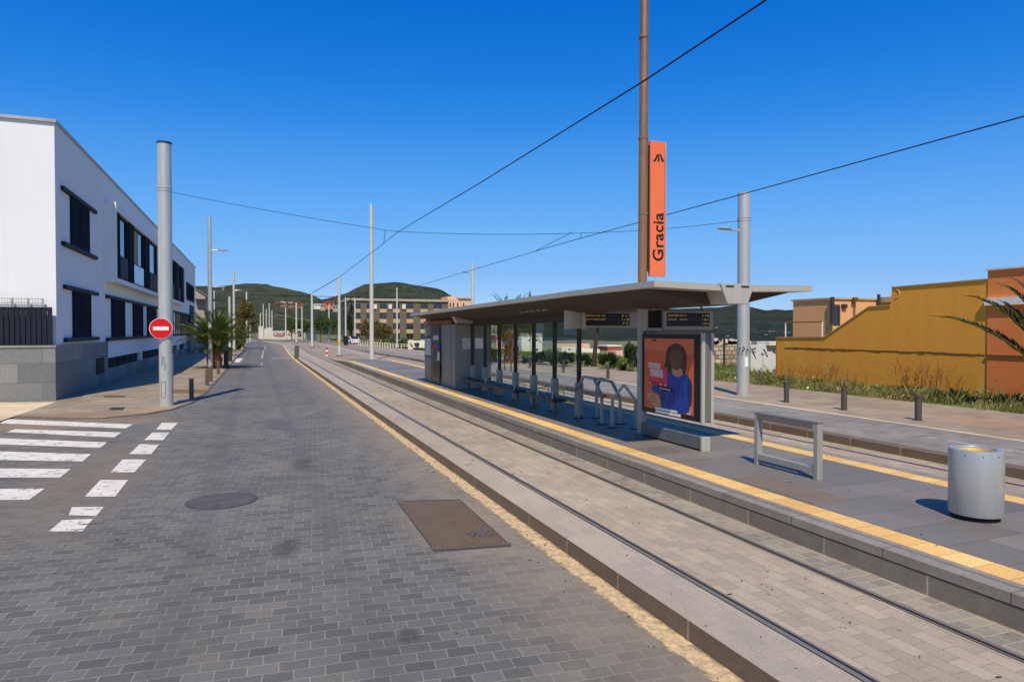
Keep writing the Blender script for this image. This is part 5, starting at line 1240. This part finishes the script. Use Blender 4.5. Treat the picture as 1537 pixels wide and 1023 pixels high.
place('a', 505, 476, 510, 0, 'small dark green tree behind the yellow banded pole', 145, 16, G1)
place('b', 556, 476, 516, 0, 'broad brown and green bush before the apartment block', 118, 40, G1)
place('b', 575, 484, 518, 0, 'olive bush at the right of the broad brown bush', 112, 34, G1)
place('g', 596, 503, 519, 0, 'low green hedge bush before the apartment ground floor', 105, 34, G1)
place('g', 622, 508, 521, 0, 'low green hedge bush near the white end wall', 100, 30, G1)
place('g', 360, 498, 520, .1, 'green shrub along the left fence', 92, 20, G1)
place('c', 760, 446, 530, -1, 'treetop showing over the shelter roof, left one', 75, 16, None)
place('a', 796, 441, 530, -1, 'treetop showing over the shelter roof, right one', 80, 12, None)
G2 = 'bushes beyond the far sidewalk'
for k, px, pt, pb_, w_, lab in (('h', 739, 520, 548, 18, 'dark bush left of the thick palm trunk'), ('g', 790, 531, 546, 16, 'small pale green bush right of the palm trunk'), ('h', 812, 526, 548, 34, 'green bush below the plain white house'), ('g', 828, 522, 549, 26, 'bush between the two right glass posts'),
        ('h', 850, 527, 551, 30, 'dark hedge bush left of the last glass post'), ('h', 877, 530, 552, 26, 'dark hedge bush behind the slim tree trunk'), ('h', 914, 528, 555, 34, 'rounded dark bush between post and mast'), ('h', 948, 512, 559, 24, 'tall dark leafy bush just left of the mast'),
        ('g', 932, 540, 557, 20, 'low light green bush beside the tall dark one')):
    place(k, px, pt, pb_, .3, lab, None, w_, G2)
# slim dark tree between the posts
random.seed(31)
p = gz(891, 551, .3); o = thing('tree', 'slim dark trunked tree between the last glass post and the mast', 'tree', tuple(p))
MB().tube([p, p+Vector((.15, 0, 1.6)), p+Vector((.3, 0, 2.6)), p+Vector((.3, .2, 3.6))], [.17, .13, .11, .05], 9).build('trunk', plain('dark_bark', S(64, 52, 42), .95, var=.3, scale=6, bump=.5), o, smooth=True)
mb = MB(); crown(mb, p.x+.35, p.y, 3.55, .95, .95, .4, 900, .11, 9); mb.build('crown', M['leaf_c'], o, fix=False)
# palms
def frond(mb, pts, lw, n=44, droop=.35, rr=.022, fwd=(.55, .85), wide=.045):
    pts = [Vector(p) for p in pts]
    seg = [(b-a).length for a, b in zip(pts, pts[1:])]; L = sum(seg)
    def at_(s):
        d = s*L
        for k, l_ in enumerate(seg):
            if d <= l_ or k == len(seg)-1: return pts[k].lerp(pts[k+1], min(1, d/max(l_, 1e-6))), (pts[k+1]-pts[k]).normalized()
            d -= l_
    mb.tube(pts, [rr*(1-.8*k/(len(pts)-1)) for k in range(len(pts))], 5, cap=False)
    for k in range(n):
        s_ = .16+.84*(k+.5)/n; p, t_ = at_(s_)
        side = t_.cross(Vector((0, 0, 1)))
        if side.length < .1: side = Vector((1, 0, 0))
        side.normalize(); upv = side.cross(t_)
        l_ = lw*(math.sin(math.pi*min(1, .18+s_*.86))**.6)*random.uniform(.85, 1.12)
        for sg_ in (-1, 1):
            dr = (t_*random.uniform(*fwd)+side*sg_*random.uniform(.55, .8)+upv*random.uniform(.2, .5)).normalized()
            m_ = p+dr*l_*.55; e = p+dr*l_-Vector((0, 0, l_*droop*random.uniform(.4, 1)))
            wv = dr.cross(upv).normalized()*lw*wide
            mb.v += [tuple(p-wv*.5), tuple(m_-wv), tuple(e), tuple(m_+wv)]; i = len(mb.v); mb.f.append((i-4, i-3, i-2, i-1)); mb.mi.append(mb.cur)
def arc(base, az, el, L, bend, n=9):
    pts = [Vector(base)]; e = el
    for k in range(n):
        d = Vector((math.cos(az)*math.cos(e), math.sin(az)*math.cos(e), math.sin(e))); pts.append(pts[-1]+d*L/n); e -= bend/n*(.5+1.0*k/n)
    return pts
random.seed(17)
p = gz(322, 552, .05); lp = thing('palm_tree', 'leafy palm with a stout trunk on the left sidewalk', 'palm tree', tuple(p))
tr_ = MB(); prof = [(.36, 0), (.5, .2), (.52, .5), (.44, .9), (.36, 1.25), (.2, 1.6)]
tr_.lathe(p.x, p.y, [(r_, p.z+z) for r_, z in prof], 14)
for k in range(80): a = random.uniform(0, 6.28); z = random.uniform(.1, 1.3); r_ = .42; tr_.bar((p.x+r_*.9*math.cos(a), p.y+r_*.9*math.sin(a), p.z+z), (p.x+(r_+.12)*math.cos(a), p.y+(r_+.12)*math.sin(a), p.z+z+.25), .1, .05)
tr_.build('trunk', M['bark_o'], lp)
mb = MB()
for k in range(58):
    az = k*2.39996; u = (k+.5)/58; el = R(88)-u*R(44)+random.uniform(-.08, .08)
    frond(mb, arc((p.x+.18*math.cos(az), p.y+.18*math.sin(az), p.z+1.15), az, el, random.uniform(2.9, 3.7), random.uniform(1.2, 1.9)*(.35+u*.8), 11), .55, 64, .3, .03)
for k in range(9):
    az = k*.7+.2; frond(mb, arc((p.x+.2*math.cos(az), p.y+.2*math.sin(az), p.z+1.1), az, R(35), random.uniform(1.2, 1.7), 1.9, 9), .5, 44, .4, .025)
mb.build('crown', M['palm_dk'], lp, fix=False)
# palm at the right edge: only some fronds reach into the photograph
random.seed(23)
PX = 22.2; rp = thing('palm_tree', 'palm at the right edge whose long fronds reach across the terracotta wall', 'palm tree', (PX, 11.4, .34))
tr_ = MB(); tr_.lathe(PX, 11.3, [(.4, .2), (.42, .5), (.36, .9), (.42, 1.15), (.2, 1.5)], 14); tr_.build('trunk', M['bark_o'], rp)
mb = MB(); bs = Vector((PX, 11.4, 1.2))
def fr(pixs, lw, n): frond(mb, [bs]+[gX(x, y, PX) for x, y in pixs], lw*1.25, n*3, .12, .035, (1.0, 1.6), .042)
fr(((1570, 553), (1537, 532), (1500, 506), (1465, 489), (1430, 477), (1396, 473.5)), .42, 58)
fr(((1580, 540), (1545, 503), (1515, 474), (1490, 457), (1465, 446), (1441, 442)), .42, 54)
fr(((1585, 520), (1560, 478), (1540, 454), (1525, 440), (1511, 430), (1496, 424)), .42, 54)
fr(((1590, 510), (1565, 462), (1550, 443), (1537, 430), (1525, 420), (1513, 413.5)), .42, 54)
fr(((1580, 545), (1555, 510), (1537, 485), (1522, 468), (1508, 455), (1497, 448)), .42, 50)
for k in range(26):
    az = R(-165+k*9); frond(mb, arc(bs, az, random.uniform(.3, 1.2), random.uniform(2.6, 3.4), 1.2), .42, 40)
mb.build('crown', M['palm'], rp, fix=False)
# thick pruned palm trunk behind the glass
random.seed(19)
p = gz(768, 546, .3); tk = thing('palm_tree', 'thick rust brown palm trunk behind the shelter glass', 'palm tree', tuple(p))
zt_ = gY(768, 505, p.y).z; tr_ = MB()
tr_.lathe(p.x, p.y, [(.75, .1), (.6, .35), (.42, .9), (.38, zt_-.5), (.5, zt_-.1), (.6, zt_+.3), (.3, zt_+.5)], 14)
for k in range(90): a = random.uniform(0, 6.28); z = random.uniform(.3, zt_+.2); tr_.bar((p.x+.36*math.cos(a), p.y+.36*math.sin(a), z), (p.x+.58*math.cos(a), p.y+.58*math.sin(a), z+.26), .1, .04)
tr_.build('trunk', M['bark_o'], tk)
mb = MB()
for k in range(44):
    az = k*2.39996; u = (k+.5)/44
    frond(mb, arc((p.x, p.y, zt_+.3), az, R(84)-u*R(80), random.uniform(3.0, 3.6), random.uniform(.9, 1.4)), .5, 36)
mb.build('crown', M['palm'], tk, fix=False)
# weeds along the far sidewalk
random.seed(41); mb = MB(); dr_ = MB(); fl = MB()
def blade(m_, p, h, lean, w_):
    d = rnd(); d.z = 0; d = d.normalized() if d.length else Vector((1, 0, 0)); q = d.cross(Vector((0, 0, 1)))*w_
    e = p+d*lean+Vector((0, 0, h)); m2 = p+d*lean*.35+Vector((0, 0, h*.6))
    m_.v += [tuple(p-q), tuple(p+q), tuple(m2+q*.7), tuple(e), tuple(m2-q*.7)]; i = len(m_.v); m_.f.append((i-5, i-4, i-3, i-2, i-1)); m_.mi.append(0)
dg = MB()
for k in range(26000):
    y = random.uniform(7.5, 70) if random.random() < .3 else random.uniform(8, 30)
    x = 20.75+abs(random.gauss(0, 1.5)) if y > 27 else random.uniform(20.7, 24.3)
    cl_ = mnoise.noise(Vector((x*.55, y*.5, 2)))+.6*mnoise.noise(Vector((x*1.7, y*1.5, 7)))
    if cl_ < -.1 and random.random() < .8: continue
    edge_ = min(1, (x-20.6)/1.5)
    h = random.uniform(.05, .22)*(1+max(0, cl_)*1.8)*(.4+.6*edge_)
    d_ = mnoise.noise(Vector((x*.8+9, y*.6, 4))) > .02 or random.random() < .18
    blade(dg if d_ else mb, Vector((x, y, fz(x)-.02)), h*(1.35 if d_ else 1), h*random.uniform(.2, .9), random.uniform(.008, .03))
for k in range(330):
    y = random.uniform(8, 28); x = random.uniform(21.0, 24.2)
    if mnoise.noise(Vector((x*.5, y*.42, 11))) < .0: continue
    q_ = random.uniform(.12, .42); crown(mb, x, y, fz(x)+q_*.35, q_, q_, q_*.6, int(60*q_), random.uniform(.03, .075), 5)
for k in range(70):
    y = random.uniform(8, 26); x = random.uniform(21.2, 24.0); hh = random.uniform(.2, .55)*(1.2 if y < 17 else .8)
    for j in range(random.randint(14, 34)): blade(mb if random.random() < .7 else dg, Vector((x+random.gauss(0, .14), y+random.gauss(0, .14), fz(x)-.02)), hh*random.uniform(.5, 1.1), hh*random.uniform(.2, .8), random.uniform(.008, .018))
struct(dg, 'dry_grass', M['straw'], 'dry straw coloured grass mixed into the weeds along the wall', 'dry grass', 'stuff', fix=False)
struct(mb, 'weeds', M['weed'], 'weeds and tufts of grass along the foot of the ochre wall', 'weeds', 'stuff', fix=False)
def stalk(x, y, h):
    b = Vector((x, y, fz(x))); d = Vector((random.uniform(-.3, .3), random.uniform(-.4, .4), 0))
    t_ = b+d*h+Vector((0, 0, h)); dr_.tube([b, b.lerp(t_, .5)+Vector((0, 0, .05*h)), t_], [.014, .01, .004], 4, cap=False)
    for j in range(7):
        q = b.lerp(t_, random.uniform(.35, .95)); e = q+Vector((random.uniform(-.22, .22), random.uniform(-.22, .22), random.uniform(.1, .35)))*h*.8; dr_.tube([q, e], [.008, .003], 3, cap=False)
        if random.random() < .5: leaf_quad(dr_, e, .03, rnd())
for c_, n_, hh in ((24.4, 12, 1.2), (23.4, 9, 1.0), (22.2, 16, 1.1), (20.9, 8, .8), (18.6, 9, 1.3), (18.0, 16, 1.5), (17.2, 9, 1.2), (25.6, 6, .8), (16.0, 5, .8), (14.0, 6, .9)):
    for k in range(n_): stalk(random.uniform(22.8, 24.1), c_+random.gauss(0, .35), hh*random.uniform(.5, 1.05))
struct(dr_, 'dry_stalks', M['dry'], 'dry brown weed stalks standing against the ochre wall', 'dry stalks', 'stuff', fix=False)
for k in range(150):
    y = random.uniform(9, 34); x = random.uniform(20.9, 23.8); c = Vector((x, y, fz(x)+random.uniform(.15, .42))); leaf_quad(fl, c, random.uniform(.012, .034), rnd(), .8)
for k in range(40):
    y = random.uniform(10, 30); x = random.uniform(20.9, 22.6); leaf_quad(fl, Vector((x, y, fz(x)+.1)), random.uniform(.05, .13), rnd(), .5)
struct(fl, 'pale_flowers', M['flower'], 'scattered pale flower heads and scraps among the weeds', 'flowers', 'stuff', fix=False)
random.seed(43); mb = MB()
for k in range(9000):
    y = random.uniform(22, 75); x = random.uniform(24.5, 50)
    h = random.uniform(.15, .5); blade(mb, Vector((x, y, fz(x)-.03)), h, h*.4, .04)
struct(mb, 'meadow_grass', M['weed'], 'longer grass scattered over the green field', 'grass', 'stuff', fix=False)

# ------------------------------------------------------------------ end of the street
gwl = thing('graffiti_wall', 'long low white wall with faded graffiti at the end of the street', 'wall', (0, 225, 0))
Yw = 215; a, b = gY(388, 490.5, Yw), gY(441, 507, Yw)
_xm = gY(409, 500, Yw).x; _zm = gY(420, 496.3, Yw).z
_w = MB(); _w.box(a.x, gY(395.5, 500, Yw).x, Yw, Yw+.8, -.3, a.z); _w.box(gY(395.5, 500, Yw).x, gY(400, 500, Yw).x, Yw+.4, Yw+.8, -.3, a.z-.5); _w.box(gY(400, 500, Yw).x, _xm, Yw, Yw+.8, -.3, a.z-.2); _w.box(_xm, b.x, Yw, Yw+.8, -.3, _zm)
_w.build('wall', plain('graffiti_wall_white', S(206, 200, 190), .85, var=.05, scale=.2), gwl)
random.seed(8); mb = MB()
for k in range(13):
    px = random.uniform(411, 436); py = random.uniform(499, 503.5); r_ = random.uniform(1.6, 3)
    mb.tube([gY(px+r_*math.cos(t_*.7), py+r_*.8*math.sin(t_*.7), Yw-.06) for t_ in range(7)], .12, 5)
mb.build('graffiti', M['graf_r'], gwl)
mb = MB(); mb.box(a.x-.1, gY(395.5, 490, Yw).x+.1, Yw-.1, Yw+.9, a.z+.001, a.z+.2); mb.build('coping', M['house_w'], gwl)
w2 = thing('painted_wall', 'grey painted wall with dark graffiti right of the white wall', 'wall', (b.x, Yw, 0)); a2, b2 = gY(439, 493.5, Yw+6), gY(458, 508, Yw+6)
MB().box(a2.x, b2.x, Yw+6, Yw+6.8, -.3, a2.z).build('wall', plain('painted_wall_grey', S(186, 178, 166), .85), w2)
mb = MB()
for k in range(8):
    px = random.uniform(441, 453); py = random.uniform(496, 503); mb.tube([gY(px+2*math.cos(t_*.9+k), py+2.4*math.sin(t_*.7), Yw+5.9) for t_ in range(6)], .13, 5)
mb.build('graffiti', M['graf'], w2)
# low green median
gm = MB(); gm.face([gz(x, y, .03) for x, y in ((384, 509.5), (470, 509.5), (470, 513.5), (432, 513.5), (405, 511.5), (384, 511.5))]); struct(gm, 'verge', M['field'], 'strip of green grass at the bend of the street', 'verge')
# distant yellow gantry beams
def beam(x0, y0, x1, y1, Y0, Y1, lab): single(MB().tube([gY(x0, y0, Y0), gY(x1, y1, Y1)], .16, 6), 'guard_rail', plain('pale_yellow_rail', S(196, 172, 118), .7), lab, 'rail')
beam(392, 470.5, 447, 485, 240, 300, 'long pale yellow rail sloping down the hillside road, lower one'); beam(413, 472, 465, 481, 260, 320, 'long pale yellow rail sloping down the hillside road, upper one')
# green fence on the left
fe = thing('fence', 'green railing fence along the far left sidewalk', 'fence', (-4, 85, .1))
fa, fb_ = Vector((-3.3, 78, .16)), Vector((-4.2, 150, .16)); mb = MB(); pm = MB()
for z in (.35, .65, .95, 1.25): mb.bar(fa+Vector((0, 0, z)), fb_+Vector((0, 0, z)), .05, .12)
mb.build('rails', M['green_rail'], fe)
for k in range(19): p = fa.lerp(fb_, k/18); MB().tube([p, p+Vector((0, 0, 1.4))], .06, 6).build('post', M['green_rail'], fe)
# cars and containers
def car(x, y, z, rz, lab, mat, grp=None, h=1.5):
    o = thing('parked_car', lab, 'car', (0, 0, 0), grp)
    sec = [(-2.1, .45, .75), (-2.05, .3, .95), (-1.3, .28, 1.0), (-.8, .28, h), (.9, .28, h), (1.6, .28, 1.02), (2.1, .3, .95), (2.15, .45, .7)]
    mb = MB(); prof = [(-2.15, .3), (-2.15, .8), (-1.95, .95), (-1.2, 1.0), (-.6, h), (1.0, h), (1.75, 1.02), (2.1, .9), (2.15, .3)]
    mb.prism([Vector((u, -.85, v)) for u, v in prof], (0, 1.7, 0)); bd = mb.build('body', mat, o, bevel=.06)
    for s_ in (-1, 1):
        mb = MB(); mb.prism([Vector((u, s_*.853, v)) for u, v in ((-1.05, 1.02), (-.55, h-.08), (.95, h-.08), (1.55, 1.03))], (0, s_*.006, 0)); mb.build('window', M['win_glass'], o)
        for u in (-1.35, 1.35): mb = MB(); mb.prism([Vector((u+.32*math.cos(k*.3927), s_*.72, .32+.32*math.sin(k*.3927))) for k in range(16)], (0, s_*.16, 0)); mb.build('wheel', M['black_mat'], o)
    for u0, u1 in ((-1.22, -.62), (1.03, 1.72)):
        n_ = Vector((-.5 if u0 < 0 else .5, 0, .35)); za, zb_ = (1.0, h) if u0 < 0 else (h, 1.02)
        dlt = Vector((-.012 if u0 < 0 else .012, 0, .012))
        mb = MB(); mb.prism([Vector((u0, -.72, za))+dlt, Vector((u1, -.72, zb_))+dlt, Vector((u1, .72, zb_))+dlt, Vector((u0, .72, za))+dlt], dlt*.5); mb.build('windscreen', M['win_glass'], o)
    for s_ in (-.6, .6): mb = MB(); mb.box(2.151, 2.165, s_-.15, s_+.15, .68, .84); mb.build('tail_light', M['red'], o)
    o.location = (x, y, z); o.rotation_euler = (0, 0, rz); return o
p = gz(529, 516.5, .03); car(p.x, p.y, .03, R(-80), 'white parked car behind the yellow banded pole', M['car_white'])
p = gz(519, 518, .04); o = thing('wheeled_bin', 'tall dark wheeled container left of the white parked car', 'container', tuple(p)); q = gY(519, 504, p.y).z
MB().box(p.x-.35, p.x+.35, p.y-.35, p.y+.35, .16, q-.1).build('body', M['black_mat'], o, bevel=.05); MB().box(p.x-.4, p.x+.4, p.y-.4, p.y+.4, q-.099, q).build('lid', M['bollard_dk'], o, bevel=.03); MB().tube([(p.x-.3, p.y-.3, .14), (p.x+.3, p.y-.3, .14)], .1, 10).build('wheel', M['black_mat'], o)
p = gz(468, 510.5, .0); q = gY(468, 500, p.y).z; o = thing('recycling_container', 'blue grey recycling container under the round green tree', 'container', tuple(p))
MB().box(p.x-1.2, p.x+1.2, p.y, p.y+1.4, .1, q).build('body', M['blue_bin'], o, bevel=.15); MB().box(p.x-1.25, p.x+1.25, p.y-.05, p.y+1.45, q, q+.12).build('lid', M['bollard_dk'], o, bevel=.05)
p = gz(348, 517, .1); car(p.x-1.0, p.y, .1, R(95), 'white parked car half hidden behind the left palm fronds', M['car_white'])
# brown apartment block
AY = 175.0
ab = thing('apartment_block', 'brown and cream three storey apartment block before the rounded hill', 'building', (20, AY, 0))
def A_(px, py, Y=AY): return gY(px, py, Y)
x0, x1 = A_(523, 455).x, A_(673, 455).x; zt_ = A_(600, 452).z; zr0 = A_(600, 448.5).z
MB().box(x0, x1, AY, AY+14, -.5, zt_).build('wall', M['apt_dk'], ab)
MB().box(x0-.3, x1+.2, AY-.4, AY+14.3, zt_+.01, zr0).build('roof_edge', plain('apartment_roof', S(176, 164, 146), .9), ab)
bays = [(531, 541), (550, 560), (570, 580), (590, 600), (610, 620), (631, 642), (651, 663)]
floors = [(455.5, 463.5, 469), (470, 478.5, 484.5), (486, 494, 500), (501, 509, 514)]
for fi, (t0, t1, t2) in enumerate(floors):
    for bi, (p0, p1) in enumerate(bays):
        a, b, c = A_(p0, t0), A_(p1, t1), A_(p1, t2)
        wn = MB().box(a.x, b.x, AY-.08, AY-.002, b.z, a.z).build('window', M['win_glass'], ab)
        MB().box(a.x, b.x, AY-.14, AY-.01, c.z, b.z-.01).build('balcony_front', M['apt_lt'], ab)
        mb = MB(); xm_ = (a.x+b.x)/2; mb.box(xm_-.06, xm_+.06, AY-.12, AY-.081, b.z, a.z); mb.build('mullion', M['bollard'], wn)
for px in (563, 585.5, 606):
    a, b = A_(px-2.4, 456.5), A_(px+2.4, 463.5); mb = MB(); mb.box(a.x, b.x, AY-.3, AY-.141 if False else AY-.15, b.z, a.z); mb.build('white_panel', M['house_w'], ab)
pb2 = thing('pink_building', 'pale pink building with roof terrace right of the brown apartment block', 'building', (40, 180, 0))
a, b = gY(672, 448, 178), gY(708, 470, 178); MB().box(a.x, b.x, 178, 190, -1, a.z).build('wall', M['apt_pink'], pb2)
a1, b1 = gY(672, 444.5, 179), gY(685, 448, 179); MB().box(a1.x, b1.x, 179, 186, a.z, a1.z).build('roof_room', M['apt_pink'], pb2)
a2, b2 = gY(688, 446.5, 177.6), gY(709, 450, 177.6); MB().box(a2.x, b2.x, 177.6, 190, a.z+.01, a.z+.4).build('roof', M['apt_lt'], pb2)
for px in (676, 680.5, 687, 696): a, b = gY(px-.9, 454.5, 177.9), gY(px+.9, 460.5, 177.9); MB().box(a.x, b.x, 177.92, 177.999, b.z, a.z).build('window', M['win_glass'], pb2)
ew = thing('graffiti_wall', 'white end wall with dark scribbles left of the ticket machine', 'wall', (20, 95, 0)); a, b = gY(613, 511, 92), gY(642, 524, 92)
MB().box(a.x, b.x, 92, 92.5, -.2, a.z).build('wall', M['house_w'], ew); mb = MB(); random.seed(5)
for k in range(7): px = random.uniform(617, 628); mb.tube([gY(px+1.6*math.cos(t_+k), 517+3*math.sin(t_*1.3), 91.93) for t_ in range(6)], .06, 5)
mb.build('graffiti', M['graf'], ew)
fe2 = thing('white_fence', 'low white post fence in front of the brown apartment block', 'fence', (12, 104, 0)); mb = MB()
a, b = gz(538, 519.5, 0), gz(640, 525, 0)
for k in range(26): p = a.lerp(b, k/25); MB().tube([p, p+Vector((0, 0, .75))], .07, 6).build('post', M['house_w'], fe2)
for z in (.35, .7): mb.tube([a+Vector((0, 0, z)), b+Vector((0, 0, z))], .04, 5)
mb.build('rail', M['house_w'], fe2)
# houses on the hillsides
def hill_house(px, py, wpx, hpx, mat, lab, grp, vs=None, ridge=None, roofm=None, dist=None):
    if dist: c = CP+ray(px, py).normalized()*dist
    else: c = hpoint(vs, ridge, px, py)
    dep = (c-CP).dot(DV); w_ = wpx/F*dep; h = hpx/F*dep
    o = thing('hillside_house', lab, 'house', (c.x, c.y, c.z), grp); ang = -math.atan2(c.x, c.y)+.15
    rm = Matrix.Translation(c) @ Matrix.Rotation(ang, 4, 'Z')
    MB().box(-w_/2, w_/2, -2, 9, -h*1.2, h*.8, rm).build('wall', M[mat], o)
    if roofm: MB().box(-w_/2-.4, w_/2+.4, -2.5, 9.5, h*.8+.02, h*1.1, rm).build('roof', M[roofm], o)
    mb = MB(); n_ = max(2, int(w_/5))
    for k in range(n_): u = -w_/2+w_*(k+.5)/n_; mb.box(u-.7, u+.7, -2.1, -2.01, h*.05, h*.5, rm)
    mb.build('windows', M['win_glass'], o); return o
names = ['leftmost', 'second', 'third', 'fourth', 'fifth', 'sixth', 'seventh', 'eighth', 'ninth']
nth = ['first', 'second', 'third', 'fourth', 'fifth', 'sixth', 'seventh', 'eighth', 'ninth']
M['house_p2'] = plain('house_dull_red', S(164, 96, 82), .85, var=.15); M['house_p3'] = plain('house_faded_pink', S(190, 134, 120), .85, var=.12)
random.seed(61)
for row, (n_h, xa, xb, ya_, yb_) in enumerate(((9, 412, 470, 455.5, 458.5), (8, 420, 468, 461.5, 464.5))):
    for i in range(n_h):
        px = xa+(xb-xa)*(i+.5)/n_h; py = ya_+(yb_-ya_)*(i/n_h)+random.uniform(-.6, .6)
        hill_house(px, py, random.uniform(3.6, 5.6), random.uniform(2.4, 3.6), random.choice(('house_p', 'house_p2', 'house_p3')), '%s house from the left in the %s row of red and pink hillside houses' % (nth[i], ('upper', 'lower')[row]), 'red and pink houses on the hillside', HA, RA, random.choice(('house_w', 'house_r', 'house_r', 'apt_lt')))
for i, (px, py, wd, hh, m_) in enumerate([(476, 459, 8, 4, 'house_w'), (484, 460, 7, 5, 'grey_house'), (494, 458, 13, 5, 'house_p'), (503, 462, 7, 5, 'grey_house')]):
    hill_house(px, py, wd, hh, m_, ['white house in the gap between the hills', 'grey house in the gap between the hills', 'broad red roofed pink house between the hills', 'small grey house beside the red roofed pink one'][i], None, HB, RB, 'house_r' if i == 2 else None, dist=560)
for i, (px, py, wd, hh) in enumerate([(322, 431, 7, 1.6), (329, 430.6, 6, 1.5), (335.5, 431, 5, 1.2), (358.5, 435.5, 8, 1.4), (334, 435, 2, 2)]):
    hill_house(px, py, wd, hh, 'house_w', ['white hilltop house nearest the tall street lamp', 'second white hilltop house from the tall street lamp', 'small white hilltop house third from the street lamp', 'long white house alone below the ridge', 'tiny white house under the hilltop row'][i], 'white houses high on the ridge', HA, RA)
for i, (px, py) in enumerate([(1156, 498), (1164, 497.5), (1177, 499), (1185, 500), (1150, 503), (1075, 492), (1090, 505)]):
    hill_house(px, py, 3, 1.4, 'house_w', '%s tiny white house on the dark hillside left of the peach house' % ['lower', 'twin', 'small', 'rightmost', 'lonely', 'upper left', 'shaded'][i], 'white houses on the dark hillside', HC, RC)

hm = bpy.data.materials.new('haze_air'); hm.use_nodes = True; ht = hm.node_tree; ht.nodes.clear()
hv = ht.nodes.new('ShaderNodeVolumePrincipled'); hv.inputs['Color'].default_value = (.82, .9, 1, 1); hv.inputs['Density'].default_value = HAZE; hv.inputs['Anisotropy'].default_value = .2
ho = ht.nodes.new('ShaderNodeOutputMaterial'); ht.links.new(hv.outputs[0], ho.inputs['Volume'])
if HAZE: struct(MB().box(-4600, 4600, -400, 5100, -12, 420), 'haze', hm, 'thin blue air that pales the far hills', 'haze', 'stuff')
for o in list(bpy.data.objects):
    if '_b' in o: del o['_b']
